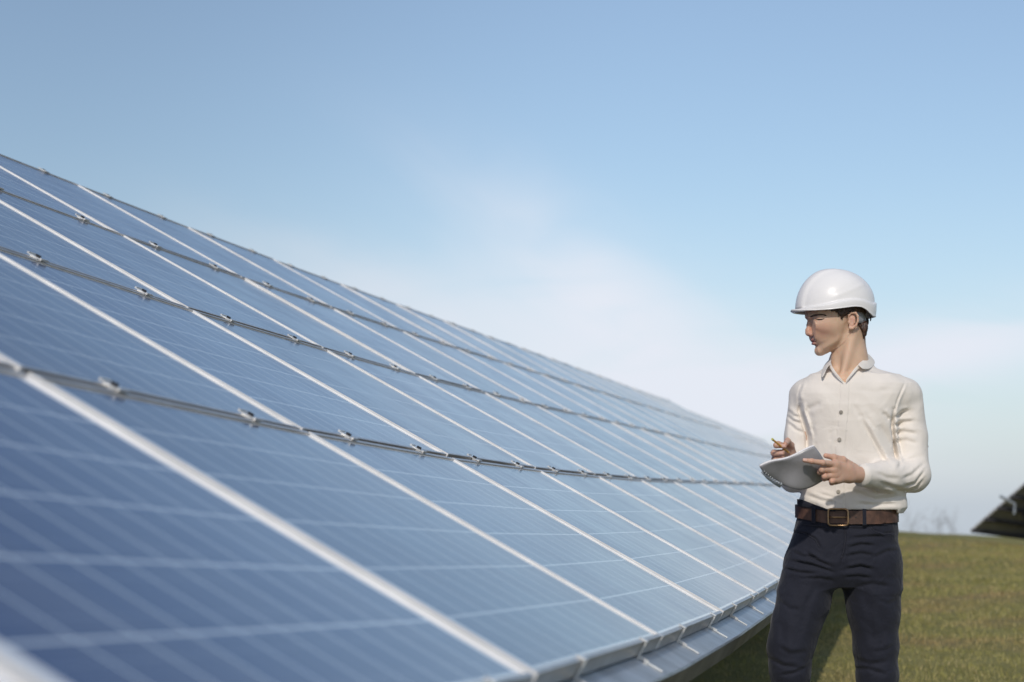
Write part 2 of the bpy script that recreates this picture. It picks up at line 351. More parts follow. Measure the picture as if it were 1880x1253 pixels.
def build_array(name, B, U, label, detail=True, rafters=None, edge_brackets=True):
    base = B[0]
    root = empty(name, tuple(base)); tag(root, label, 'solar array', 'solar arrays on the meadow')
    off = np.array(base)
    nc = len(B) - 1
    def rel(V): return [tuple(np.asarray(v) - off) for v in V]
    normals = []
    for j in range(nc):
        D = nrm(B[j + 1] - B[j]); n = np.cross(D, nrm(U[j] + U[j + 1])); n = nrm(n if n[2] > 0 else -n); normals.append(n)
    for j in range(nc):
        n = normals[j]
        for r in range(4):
            l0 = LV0[r]; l1 = l0 + ROWH + .013
            a0 = B[j] + U[j] * l0; a1 = B[j] + U[j] * l1; b0 = B[j + 1] + U[j + 1] * l0; b1 = B[j + 1] + U[j + 1] * l1
            e0 = nrm(b0 - a0); e1 = nrm(b1 - a1); g = .010
            a0 = a0 + e0 * g; b0 = b0 - e0 * g; a1 = a1 + e1 * g; b1 = b1 - e1 * g
            # tiny mounting tolerance of each module
            jit = rng.normal(0, .0015, 4)
            a0 = a0 + n * jit[0]; a1 = a1 + n * jit[1]; b0 = b0 + n * jit[2]; b1 = b1 + n * jit[3]
            def q(u, v, w=0.): return (a0 * (1 - u) + b0 * u) * (1 - v) + (a1 * (1 - u) + b1 * u) * v + n * w
            W, H = 1.65, .99; lu, lv = .013 / W, .011 / H
            G = rel([q(lu, lv, -.004), q(1 - lu, lv, -.004), q(1 - lu, 1 - lv, -.004), q(lu, 1 - lv, -.004),
                     q(lu, lv, -.009), q(1 - lu, lv, -.009), q(1 - lu, 1 - lv, -.009), q(lu, 1 - lv, -.009)])
            uvs = [(lu * W, lv * H), (W - lu * W, lv * H), (W - lu * W, H - lv * H), (lu * W, H - lv * H)] * 2
            F = [(0, 1, 2, 3)] if np.dot(np.cross(np.subtract(G[1], G[0]), np.subtract(G[3], G[0])), n) > 0 else [(3, 2, 1, 0)]
            F += [tuple(4 + i for i in F[0][::-1]), (0, 1, 5, 4), (1, 2, 6, 5), (2, 3, 7, 6), (3, 0, 4, 7)]
            me_o = mesh('solar_panel', G, F, M_GLASS, root, uv=uvs)
            me_o.data.materials.append(M_BACK)
            for k_, p_ in enumerate(me_o.data.polygons):
                if k_ > 0: p_.material_index = 1
            # frame: four hollow-section bars
            fr = MB(); hgt = -.036
            def bar(u0, u1, v0, v1):
                fr.hexa(rel([q(u0, v0, hgt), q(u1, v0, hgt), q(u1, v1, hgt), q(u0, v1, hgt), q(u0, v0), q(u1, v0), q(u1, v1), q(u0, v1)]))
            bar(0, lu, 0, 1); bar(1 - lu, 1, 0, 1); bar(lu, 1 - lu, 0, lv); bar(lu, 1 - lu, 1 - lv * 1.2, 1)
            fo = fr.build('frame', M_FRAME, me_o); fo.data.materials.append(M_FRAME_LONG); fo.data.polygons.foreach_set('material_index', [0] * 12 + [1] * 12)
            if detail:
                # clamps across the gap above this row (or end clamps at the top)
                for u in (.25, .75):
                    for vv in (1.0,):
                        c = q(u, 1.0) + nrm(a1 - a0) * (GAP / 2 if r < 3 else .006)
                        E = nrm(b1 - a1); S = nrm(a1 - a0)
                        cl = MB()
                        cl.box(c - off, E, S, n, -.025, .025, -.024, .024, .0015, .0045)
                        cl.box(c - off, E, S, n, -.025, .025, -.0125, .0125, -.034, .0015)
                        if r < 3:
                            cl.box(c - off, E, S, n, -.025, .025, -.024, -.018, .0045, .0075)
                            cl.box(c - off, E, S, n, -.025, .025, .018, .024, .0045, .0075)
                        co = cl.build('clamp', M_CLAMP, me_o)
                        bo = MB(); bo.tube([c - off + n * .0045, c - off + n * (.0105 if r < 3 else .007)], .0080, 6); bo.build('bolt', M_BOLT, None)
                        b_ = C.objects[-1]; b_.parent = me_o
    # eaves beam, following the bottom edge, one folded steel profile
    if edge_brackets:
        def prof(i):
            n = normals[min(max(i, 0), nc - 1)] if i in (0, nc) else nrm(normals[i - 1] + normals[i])
            o, Dn = B[i], -U[i]
            pts = [(-.10, -.040), (.075, -.040), (.079, -.036), (.083, -.040), (.083, -.105), (.050, -.109), (.050, -.104), (.077, -.100), (.077, -.046), (-.10, -.046)]
            return np.array([o + Dn * d + n * w for d, w in pts])
        R = [prof(i) for i in range(nc + 1)]
        plate, fascia = MB(), MB()
        for mb, idx in ((plate, [0, 1, 2, 3]), (fascia, [3, 4, 5, 6, 7, 8, 9])):
            P_ = np.array([[r_[k] - off for k in idx] for r_ in R]); mb.grid(P_)
        plate.build('eaves_plate', M_GALV, root); fascia.build('fascia', M_BEAM, root)
        for j in range(nc):
            n = normals[j]
            for u in (.28, .80):
                c = B[j] * (1 - u) + B[j + 1] * u; E = nrm(B[j + 1] - B[j]); Dn = -nrm(U[j]); br = MB()
                br.box(c - off, E, Dn, n, -.008, .008, .0015, .0065, -.040, .004)
                br.box(c - off, E, Dn, n, -.012, .012, -.014, .0065, .0015, .0045)
                br.box(c - off, E, Dn, n, -.0055, .0055, .0065, .066, -.0385, -.035)
                br.box(c - off, E, Dn, n, -.0085, -.0055, .004, .030, -.0385, -.031)
                br.build('bracket', M_CLAMP, root)
    # purlins under each row joint and rafters with posts
    for lv_ in (.5, 1.0 + .52, 2.0 + .54, 3.0 + .56, 4.0):
        mb = MB(); P_ = []
        for i in range(nc + 1):
            n = normals[min(i, nc - 1)]; c = B[i] + U[i] * lv_
            P_.append([c - n * .040 - U[i] * .03 - off, c - n * .040 + U[i] * .03 - off, c - n * .12 + U[i] * .03 - off, c - n * .12 - U[i] * .03 - off, c - n * .040 - U[i] * .03 - off])
        mb.grid(np.array(P_)); mb.build('purlin', M_BEAM, root)
    for s in (rafters or []):
        j = min(int(s), nc - 1); u = s - j; n = normals[j]
        c = B[j] * (1 - u) + B[j + 1] * u; Uj = nrm(U[j] * (1 - u) + U[j + 1] * u); E = nrm(B[j + 1] - B[j])
        mb = MB()
        e = E * .03
        prof = [(-.02, -.125), (4.05, -.125), (4.05, -.20), (2.9, -.34), (1.1, -.34), (.18, -.235)]
        b0 = len(mb.V)
        for sg in (-1, 1): mb.V += [tuple(c + Uj * a + n * w + e * sg - off) for a, w in prof]
        k = len(prof); mb.F += [tuple(range(k)), tuple(range(2 * k - 1, k - 1, -1))] + [(i, (i + 1) % k, (i + 1) % k + k, i + k) for i in range(k)]
        mb.build('rafter', M_BEAM, root)
        for a in (1.2, 3.0):
            top = c + Uj * a - n * .30; gz = float(ground_z(top[0], top[1])) - .3
            if top[2] - gz < .05: continue
            pb = MB(); pb.box(np.array([top[0], top[1], 0]) - off, (1, 0, 0), (0, 1, 0), (0, 0, 1), -.05, .05, -.04, .04, gz, top[2]); pb.build('post', M_DARKSTEEL, root)
    return root
Bm, Um = fitted_lines()
build_array('solar_array', Bm[1:], Um[1:], 'long curving blue solar array with white joint lines, sweeping past the man', rafters=[1.1 + 1.62 * k for k in range(13)])
Bs, Us = straight_lines((6.46, 38.0, CAM_Z - .08), .205, math.radians(29), 12, True, -.003)
build_array('solar_array', Bs, Us, 'pale distant solar array showing just above the far end of the long blue one', rafters=[1 + 2.5 * k for k in range(5)])
# ------------------------------------------------------------------ implicit surfaces (for the figure and its clothes)
class Field:
    def __init__(s, lo, hi, h):
        s.lo = np.array(lo, float); s.h = h; s.n = np.ceil((np.array(hi) - s.lo) / h).astype(int) + 1
        s.ax = [s.lo[i] + np.arange(s.n[i]) * h for i in range(3)]
        s.f = np.full(tuple(s.n), .08, np.float32)
    def sub(s, lo, hi):
        i0 = np.clip(np.floor((np.array(lo) - s.lo) / s.h).astype(int), 0, s.n); i1 = np.clip(np.ceil((np.array(hi) - s.lo) / s.h).astype(int) + 1, 0, s.n)
        sl = tuple(slice(a, b) for a, b in zip(i0, i1))
        X = s.ax[0][sl[0]][:, None, None]; Y = s.ax[1][sl[1]][None, :, None]; Z = s.ax[2][sl[2]][None, None, :]
        return sl, X, Y, Z
    def comb(s, sl, d, k, op='u'):
        a = s.f[sl]
        if a.size == 0: return
        d = np.broadcast_to(d, a.shape)
        if op == 's': # subtract d: max(a, -d)
            b = -d; h = np.clip(.5 - .5 * (a - b) / k, 0, 1); s.f[sl] = a * (1 - h) + b * h + k * h * (1 - h)
        else:
            h = np.clip(.5 + .5 * (a - d) / k, 0, 1); s.f[sl] = a * (1 - h) + d * h - k * h * (1 - h)
    def cone(s, a, b, ra, rb, k=.01, op='u'):
        a = np.asarray(a, float); b = np.asarray(b, float); m = max(ra, rb) + k + 2 * s.h + .012
        sl, X, Y, Z = s.sub(np.minimum(a, b) - m, np.maximum(a, b) + m)
        d = b - a; L2 = float(d @ d) + 1e-12
        t = np.clip(((X - a[0]) * d[0] + (Y - a[1]) * d[1] + (Z - a[2]) * d[2]) / L2, 0, 1)
        q = np.sqrt((X - a[0] - t * d[0]) ** 2 + (Y - a[1] - t * d[1]) ** 2 + (Z - a[2] - t * d[2]) ** 2) - (ra + (rb - ra) * t)
        s.comb(sl, q, k, op)
    def chain(s, pts, rs, k=.01):
        for i in range(len(pts) - 1): s.cone(pts[i], pts[i + 1], rs[i], rs[i + 1], k)
    def ell(s, c, r, k=.01, op='u', R=None):
        c = np.asarray(c, float); r = np.asarray(r, float); m = r.max() + k + 2 * s.h + .012
        sl, X, Y, Z = s.sub(c - m, c + m); x, y, z = X - c[0], Y - c[1], Z - c[2]
        if R is not None: x, y, z = (R[0][i] * x + R[1][i] * y + R[2][i] * z for i in range(3))
        q = np.sqrt((x / r[0]) ** 2 + (y / r[1]) ** 2 + (z / r[2]) ** 2)
        g = np.sqrt((x / r[0] ** 2) ** 2 + (y / r[1] ** 2) ** 2 + (z / r[2] ** 2) ** 2) + 1e-6
        s.comb(sl, q * (q - 1) / g, k, op)
    def mesh(s):
        f = s.f; n = np.array(f.shape)
        ins = f < 0
        m = np.zeros(tuple(n - 1), np.int8)
        for i in (0, 1):
            for j in (0, 1):
                for k in (0, 1): m += ins[i:n[0] - 1 + i, j:n[1] - 1 + j, k:n[2] - 1 + k]
        act = (m > 0) & (m < 8)
        I, J, K = np.nonzero(act); idx = np.full(act.shape, -1, np.int32); idx[I, J, K] = np.arange(len(I))
        P = np.zeros((len(I), 3)); cnt = np.zeros(len(I))
        for ax in range(3):
            o = [(0, 0, 0)]; a1, a2 = [(1, 2), (0, 2), (0, 1)][ax]
            for u in (0, 1):
                for v in (0, 1):
                    off = [0, 0, 0]; off[a1] = u; off[a2] = v
                    A = f[I + off[0], J + off[1], K + off[2]]; of2 = list(off); of2[ax] += 1
                    Bv = f[I + of2[0], J + of2[1], K + of2[2]]
                    c = (A < 0) != (Bv < 0); t = np.where(c, A / np.where(c, A - Bv, 1), 0)
                    pos = np.zeros((len(I), 3)); pos[:, a1] = u; pos[:, a2] = v; pos[:, ax] = t
                    P[c] += pos[c]; cnt[c] += 1
        V = (np.stack([I, J, K], 1) + P / cnt[:, None]) * s.h + s.lo
        F = []
        for ax in range(3):
            a1, a2 = [(1, 2), (2, 0), (0, 1)][ax]
            sl0 = [slice(None)] * 3; sl1 = [slice(None)] * 3
            sl0[ax] = slice(0, n[ax] - 1); sl1[ax] = slice(1, n[ax])
            ch = ins[tuple(sl0)] != ins[tuple(sl1)]; s0 = ins[tuple(sl0)]
            Q = np.stack(np.nonzero(ch), 1)
            ok = (Q[:, a1] > 0) & (Q[:, a2] > 0) & (Q[:, a1] < n[a1] - 1) & (Q[:, a2] < n[a2] - 1); Q = Q[ok]
            fl = s0[Q[:, 0], Q[:, 1], Q[:, 2]]
            def cell(u, v):
                q = Q.copy(); q[:, a1] -= u; q[:, a2] -= v; return idx[q[:, 0], q[:, 1], q[:, 2]]
            c00, c10, c11, c01 = cell(1, 1), cell(0, 1), cell(0, 0), cell(1, 0)
            q = np.stack([c00, c10, c11, c01], 1); q[~fl] = q[~fl][:, ::-1]; F.append(q)
        return V, np.concatenate(F)
def relax(V, F, it=2, lam=.5):
    E = np.concatenate([F[:, [0, 1]], F[:, [1, 2]], F[:, [2, 3]], F[:, [3, 0]]]); E = np.concatenate([E, E[:, ::-1]])
    deg = np.bincount(E[:, 0], minlength=len(V)).astype(float)
    for i in range(it):
        for l in (lam, -lam * 1.04):
            S = np.stack([np.bincount(E[:, 0], weights=V[E[:, 1], c], minlength=len(V)) for c in range(3)], 1)
            V = V + l * (S / deg[:, None] - V)
    return V
def quad_mesh(name, V, F, mat, parent, off, cols=None):
    me = bpy.data.meshes.new(name); n, k = len(V), len(F)
    me.vertices.add(n); me.vertices.foreach_set('co', (V - off).astype(np.float32).ravel())
    me.loops.add(4 * k); me.loops.foreach_set('vertex_index', F.astype(np.int32).ravel())
    me.polygons.add(k); me.polygons.foreach_set('loop_start', np.arange(0, 4 * k, 4, dtype=np.int32)); me.polygons.foreach_set('loop_total', np.full(k, 4, np.int32))
    me.update(calc_edges=True)
    if cols is not None:
        ca = me.color_attributes.new('tone', 'FLOAT_COLOR', 'POINT')
        ca.data.foreach_set('color', np.concatenate([cols, np.ones((n, 1))], 1).astype(np.float32).ravel())
    return link(name, me, mat, parent, smooth=True)

# ------------------------------------------------------------------ materials of the figure
def skin_material():
    m, N, L, B = material('skin')
    a = N.new('ShaderNodeAttribute'); a.attribute_name = 'tone'
    tc = N.new('ShaderNodeTexCoord'); n = N.new('ShaderNodeTexNoise'); n.inputs['Scale'].default_value = 45; n.inputs['Detail'].default_value = 4; L.new(tc.outputs['Object'], n.inputs['Vector'])
    mr = N.new('ShaderNodeMapRange'); mr.inputs[3].default_value = .90; mr.inputs[4].default_value = 1.08; L.new(n.outputs[0], mr.inputs[0])
    v = N.new('ShaderNodeVectorMath'); v.operation = 'SCALE'; L.new(a.outputs['Color'], v.inputs[0]); L.new(mr.outputs[0], v.inputs['Scale'])
    L.new(v.outputs[0], B.inputs['Base Color'])
    B.inputs['Roughness'].default_value = .52; B.inputs['Specular IOR Level'].default_value = .35
    B.inputs['Subsurface Weight'].default_value = .30; B.inputs['Subsurface Radius'].default_value = (.9, .35, .2); B.inputs['Subsurface Scale'].default_value = .018
    n2 = N.new('ShaderNodeTexNoise'); n2.inputs['Scale'].default_value = 260; L.new(tc.outputs['Object'], n2.inputs['Vector'])
    b = N.new('ShaderNodeBump'); b.inputs['Strength'].default_value = .15; b.inputs['Distance'].default_value = .001; L.new(n2.outputs[0], b.inputs['Height']); L.new(b.outputs[0], B.inputs['Normal'])
    return m
M_SKIN = skin_material()
def cloth(name, col, weave=900, rough=.85, bump=.25, wr=.25, wscale=14, sheen=.2, crisp=.30):
    m, N, L, B = material(name)
    tc = N.new('ShaderNodeTexCoord')
    n = N.new('ShaderNodeTexNoise'); n.inputs['Scale'].default_value = 9; n.inputs['Detail'].default_value = 6; L.new(tc.outputs['Object'], n.inputs['Vector'])
    mx = N.new('ShaderNodeMix'); mx.data_type = 'RGBA'; L.new(n.outputs[0], mx.inputs[0])
    mx.inputs[6].default_value = (*[c * .92 for c in col], 1); mx.inputs[7].default_value = (*[min(1, c * 1.06) for c in col], 1); L.new(mx.outputs[2], B.inputs['Base Color'])
    B.inputs['Roughness'].default_value = rough; B.inputs['Specular IOR Level'].default_value = .25
    B.inputs['Sheen Weight'].default_value = sheen
    w = N.new('ShaderNodeTexNoise'); w.inputs['Scale'].default_value = weave; w.inputs['Detail'].default_value = 2; L.new(tc.outputs['Object'], w.inputs['Vector'])
    w2 = N.new('ShaderNodeTexNoise'); w2.inputs['Scale'].default_value = wscale; w2.inputs['Detail'].default_value = 5; w2.inputs['Distortion'].default_value = .9; L.new(tc.outputs['Object'], w2.inputs['Vector'])
    b1 = N.new('ShaderNodeBump'); b1.inputs['Strength'].default_value = bump; b1.inputs['Distance'].default_value = .0008; L.new(w.outputs[0], b1.inputs['Height'])
    b2 = N.new('ShaderNodeBump'); b2.inputs['Strength'].default_value = wr; b2.inputs['Distance'].default_value = .02; L.new(w2.outputs[0], b2.inputs['Height']); L.new(b1.outputs[0], b2.inputs['Normal'])
    w3 = N.new('ShaderNodeTexNoise'); w3.noise_type = 'RIDGED_MULTIFRACTAL'; w3.inputs['Scale'].default_value = wscale * .45; w3.inputs['Detail'].default_value = 2.5; w3.inputs['Distortion'].default_value = 1.2; L.new(tc.outputs['Object'], w3.inputs['Vector'])
    b3 = N.new('ShaderNodeBump'); b3.inputs['Strength'].default_value = crisp; b3.inputs['Distance'].default_value = .006; L.new(w3.outputs[0], b3.inputs['Height']); L.new(b2.outputs[0], b3.inputs['Normal'])
    L.new(b3.outputs[0], B.inputs['Normal'])
    return m
M_SHIRT = cloth('cream_cotton', (.80, .74, .675), wr=.20, wscale=15, crisp=.38)
M_TROUSER = cloth('navy_twill', (.015, .0165, .027), rough=.8, wr=.35, wscale=18, sheen=.12)
M_LEATHER = simple('brown_leather', (.105, .052, .034), .55, 0, .25, 30, bump=.3, bump_scale=180)
M_BRASS = simple('antique_brass', (.42, .27, .15), .38, .85, .1, 30)
M_HELMET = simple('white_helmet_shell', (.84, .82, .81), .30, 0, .01, 5, Specular_IOR_Level=.3)
M_GREY = simple('grey_plastic', (.32, .33, .35), .5)
M_BLACK = simple('black_plastic', (.02, .02, .022), .45)
M_HAIR = simple('dark_brown_hair', (.075, .038, .024), .40, 0, .4, 120, bump=.8, bump_scale=260)
M_LASH = simple('dark_lash', (.030, .018, .014), .7)
M_BUTTON = simple('horn_button', (.40, .36, .31), .35)
M_THREAD = simple('pale_stitching', (.62, .42, .30), .8)
M_EYE = simple('eye_white', (.55, .52, .50), .15, 0, .02)
M_IRIS = simple('eye_iris', (.05, .035, .025), .1)
M_SHOE = simple('black_leather', (.03, .028, .027), .4)

MANX, MANY = 1.10, 6.77
O_MAN = np.array([MANX, MANY, 0.0])
def pt(px, py, dy=0.): return ray(px, py, MANY + dy)
def mlen(px): return px * MANY / FPX
person = empty('person', tuple(O_MAN))
tag(person, 'slim person in white hard hat, cream shirt and dark trousers, writing on a grey pad', 'person')

# torso tables: photo row, left edge, right edge, half depth
TORSO = np.array([(690, 1492, 1648, .075), (705, 1474, 1668, .095), (725, 1470, 1664, .110), (745, 1470, 1656, .117), (775, 1475, 1647, .118), (815, 1480, 1646, .112), (860, 1479, 1648, .106), (895, 1474, 1656, .106),
                  (918, 1467, 1663, .112), (932, 1466, 1664, .112), (945, 1468, 1656, .106)], float)
HIPS = np.array([(915, 1469, 1640, .098), (932, 1467, 1642, .101), (950, 1464, 1646, .104), (975, 1457, 1648, .108), (1000, 1451, 1647, .110), (1030, 1444, 1650, .112), (1055, 1440, 1651, .104), (1078, 1440, 1648, .080)], float)
def table_sdf(fd, T, grow=0., k=.012, n=2.5, cyo=0., z_lo=None, z_hi=None):
    zs = np.array([pt(1555, r[0])[2] for r in T]); xl = np.array([pt(r[1], r[0])[0] for r in T]) - grow; xr = np.array([pt(r[2], r[0])[0] for r in T]) + grow; dp = T[:, 3] + grow
    o = np.argsort(zs); zs, xl, xr, dp = zs[o], xl[o], xr[o], dp[o]
    lo = (xl.min() - .03, MANY - .2, (z_lo or zs[0]) - .02); hi = (xr.max() + .03, MANY + .2, (z_hi or zs[-1]) + .02)
    sl, X, Y, Z = fd.sub(lo, hi); z = Z.ravel()
    L_, R_, D_ = (np.interp(z, zs, a)[None, None, :] for a in (xl, xr, dp))
    cx, rx = (L_ + R_) / 2, (R_ - L_) / 2
    q = ((np.abs(X - cx) / rx) ** n + (np.abs(Y - MANY - cyo) / D_) ** n) ** (1 / n)
    d = (q - 1) * np.minimum(rx, D_)
    d = np.maximum(d, np.maximum((z_lo or zs[0]) - Z, Z - (z_hi or zs[-1])))
    fd.comb(sl, d, k)
def to_px(x, y, z):
    yy, zz = y, z - CAM_Z; dep = yy * _c + zz * _s; up = -yy * _s + zz * _c
    return 940 + FPX * x / dep, 626.5 - FPX * up / dep
def crease_map(fd, lines, yref=-.09):
    X, Z = np.meshgrid(fd.ax[0], fd.ax[2], indexing='ij'); px, py = to_px(X, MANY + yref, Z); D = np.zeros_like(X)
    for pts, wd, dep in lines:      # width in px, depth in m (positive carves); a softer ridge runs beside every valley
        pts = np.array(pts, float); best = np.full(X.shape, 1e9); tt = np.zeros_like(X); tot = len(pts) - 1; sg = np.zeros_like(X)
        for i in range(tot):
            a, b = pts[i], pts[i + 1]; d = b - a; t = np.clip(((px - a[0]) * d[0] + (py - a[1]) * d[1]) / (d @ d), 0, 1)
            q = np.hypot(px - a[0] - t * d[0], py - a[1] - t * d[1]); m = q < best
            best = np.where(m, q, best); tt = np.where(m, (i + t) / tot, tt); sg = np.where(m, np.sign((px - a[0]) * d[1] - (py - a[1]) * d[0]), sg)
        env = np.clip(np.sin(np.pi * np.clip(tt, .04, .96)) * 1.6, 0, 1)
        D += dep * env * (np.exp(-(best / wd) ** 2) - .55 * np.exp(-((best * sg - 1.7 * wd) / (1.3 * wd)) ** 2))
    return D
def apply_front(fd, D, ymid=0.03, soft=.05):
    m = np.clip((MANY + ymid - fd.ax[1]) / soft, 0, 1)
    fd.f += (D[:, None, :] * m[None, :, None]).astype(np.float32)
def wob(fd, amp, sc):
    X, Y, Z = (a.astype(np.float32) for a in (fd.ax[0][:, None, None], fd.ax[1][None, :, None], fd.ax[2][None, None, :]))
    fd.f += (amp * (np.sin(X * sc * 1.3 + 2.1 * np.sin(Z * sc * .7) + 1) * np.sin(Z * sc + 1.7 * np.sin(Y * sc * .8 + X * sc * .5)) + .6 * np.sin(X * sc * 2.7 + Z * sc * 1.9 + 2 * np.sin(Y * sc * 1.5)))).astype(np.float32)

# joints
SH_L, EL_L, WR_L = pt(1662, 727, .01), pt(1676, 872, -.03), pt(1582, 873, -.20)     # his left arm, right in the photo
SH_R, EL_R, WR_R = pt(1478, 727, .02), pt(1458, 878, .01), pt(1452, 846, -.21)      # his right arm
NECK0 = pt(1562, 668, .01)
LEG_R = [(1494, 1035, -.00, .088), (1475, 1105, -.01, .085), (1461, 1149, -.02, .078), (1451, 1190, -.03, .074), (1450, 1232, -.035, .064), (1456, 1300, -.02, .057), (1462, 1380, .01, .060), (1468, 1522, .03, .045)]
LEG_L = [(1603, 1035, .00, .090), (1602, 1092, .00, .089), (1605, 1130, .00, .081), (1608, 1187, .00, .072), (1610, 1238, .00, .067), (1612, 1320, .01, .059), (1612, 1400, .03, .061), (1614, 1522, .04, .046)]

# ---- shirt
def build_shirt():
    fd = Field(pt(1405, 950, -.32) + np.array([0, 0, -.02]), pt(1735, 655, .2) + np.array([.03, 0, .02]), .0027)
    table_sdf(fd, TORSO, k=.01)
    for a, b, ra, rb in ((NECK0 + (0, .02, -.045), SH_L + (-.015, 0, -.006), .062, .050), (NECK0 + (-.02, .02, -.045), SH_R + (.015, 0, -.006), .060, .048)): fd.cone(a, b, ra, rb, .035)
    for a, b, ra, rb in ((pt(1570, 716, -.028), pt(1650, 728, -.01), .062, .050), (pt(1545, 716, -.028), pt(1490, 730, -.01), .062, .048)): fd.cone(a, b, ra, rb, .04)
    fd.cone(NECK0 + (0, .025, -.055), NECK0 + (0, .02, .008), .088, .066, .03)
    fd.chain([SH_L, pt(1672, 800, 0), EL_L], [.056, .0515, .054], .014)
    fd.chain([EL_L + (0, -.005, .0), (EL_L * .5 + WR_L * .5) + (0, 0, -.002), WR_L + (0.008, 0, 0)], [.052, .046, .034], .022)
    fd.chain([SH_R, pt(1466, 800, .02), EL_R], [.051, .045, .044], .012)
    fd.chain([EL_R, (EL_R + WR_R) / 2, WR_R + (.003, .02, -.002)], [.043, .040, .032], .02)
    # creases seen from the front, in photo coordinates
    c = []
    c += [([(1577, 766), (1596, 800), (1612, 828), (1630, 856)], 4.5, .0065), ([(1588, 764), (1604, 790)], 4, .003), ([(1618, 757), (1634, 772)], 4, .004), ([(1612, 778), (1640, 822)], 6, .003)]
    c += [([(1641, 752), (1640, 785), (1646, 820), (1650, 850)], 3.5, .010)]
    c += [([(1642, 770), (1660, 757), (1676, 752)], 3.5, .004), ([(1641, 783), (1662, 775), (1684, 772)], 3.5, .005), ([(1643, 796), (1664, 792), (1690, 797)], 4, .004), ([(1645, 812), (1668, 808), (1688, 815)], 4, .003)]
    c += [([(1473, 735), (1473, 755), (1480, 778), (1487, 800), (1488, 830)], 3.2, .010)]
    c += [([(1450, 748), (1462, 762), (1478, 768)], 3, .004), ([(1451, 758), (1462, 772), (1480, 778)], 3, .005), ([(1452, 772), (1466, 788), (1483, 795)], 3, .0035), ([(1450, 740), (1447, 790), (1446, 830)], 3, .003)]
    c += [([(1660, 905), (1684, 896), (1698, 878)], 3, .004), ([(1655, 895), (1680, 888), (1700, 862)], 3, .004), ([(1650, 880), (1672, 872), (1700, 850)], 3.5, .003), ([(1640, 862), (1655, 850), (1690, 838)], 4, .003), ([(1600, 885), (1640, 897), (1665, 903)], 3.5, .003), ([(1590, 868), (1620, 878), (1650, 880)], 4, .002)]
    c += [([(1482, 908), (1505, 918), (1535, 924)], 3.5, .0028), ([(1500, 905), (1530, 915), (1548, 918)], 3, .002), ([(1560, 900), (1605, 918), (1658, 913)], 4.5, .006), ([(1570, 925), (1600, 927), (1650, 925)], 3.5, .004), ([(1582, 895), (1610, 905), (1640, 907)], 3, .003), ([(1476, 930), (1490, 926), (1505, 928)], 3, .0012)]
    c += [([(1490, 780), (1495, 800), (1492, 815)], 4, .002), ([(1525, 790), (1523, 812)], 4, .0015), ([(1508, 740), (1484, 752)], 5, .0022), ([(1570, 715), (1600, 722), (1640, 715)], 6, .0015), ([(1560, 740), (1582, 770)], 5, .002), ([(1665, 700), (1648, 735), (1641, 760)], 2.2, .0022), ([(1478, 700), (1470, 720), (1470, 745)], 2.2, .0022)]
    c = [(p_, w_, d_ * 1.25) for p_, w_, d_ in c]
    D = crease_map(fd, c)
    # the buttoned strip stands a little proud
    X, Z = np.meshgrid(fd.ax[0], fd.ax[2], indexing='ij'); px, py = to_px(X, MANY - .1, Z)
    xc = np.interp(py, [700, 760, 820, 935], [1551, 1547, 1542, 1541])
    D += np.where((np.abs(px - xc) < 8.0) & (py > 700), -.0016, 0) + .0007 * np.exp(-((np.abs(px - xc) - 9.0) / 1.6) ** 2) * (py > 700)
    apply_front(fd, D)
    wob(fd, .0010, 30.)
    # neck opening and the V down to the top button
    vp = [(1552, 704), (1521, 668), (1516, 640), (1592, 640), (1590, 662), (1578, 675)]
    vin = np.zeros(px.shape, bool); j_ = len(vp) - 1
    for i_ in range(len(vp)):
        (x0, y0), (x1, y1) = vp[i_], vp[j_]; vin ^= ((y0 > py) != (y1 > py)) & (px < (x1 - x0) * (py - y0) / (y1 - y0 + 1e-9) + x0); j_ = i_
    vd = np.full(px.shape, 1e9)
    for (x0, y0), (x1, y1) in zip(vp, vp[1:] + vp[:1]):
        t_ = np.clip(((px - x0) * (x1 - x0) + (py - y0) * (y1 - y0)) / ((x1 - x0) ** 2 + (y1 - y0) ** 2), 0, 1); vd = np.minimum(vd, np.hypot(px - x0 - t_ * (x1 - x0), py - y0 - t_ * (y1 - y0)))
    vs_ = (np.where(vin, vd, -vd) / 565.)[:, None, :]
    fd.f = np.where((fd.ax[1] < MANY - .01)[None, :, None], np.maximum(fd.f, vs_), fd.f).astype(np.float32)
    fd.cone(NECK0 + (0, .012, -.055), NECK0 + (.004, .03, .12), .0585, .060, .004, 's')
    fd.cone(pt(1553, 701, -.155), pt(1556, 650, -.12), .0015, .052, .003, 's')
    # open hem (tucked in) and cuffs
    sl, X, Y, Z = fd.sub(fd.lo, fd.lo + fd.n * fd.h)
    hem = pt(1555, 936)[2] + np.where(X > pt(1640, 940)[0], -.012, .0) + .006 * np.clip((pt(1500, 940)[0] - X) / .04, 0, 1) * 1.6
    tor = (np.abs(Y - MANY) < .14)
    fd.f[:] = np.where(tor & (X < pt(1668, 940)[0]), np.maximum(fd.f, hem - Z), fd.f)
    V, F = fd.mesh(); V = relax(V, F, 1)
    return quad_mesh('shirt', V, F, M_SHIRT, person, O_MAN)
shirt = build_shirt()

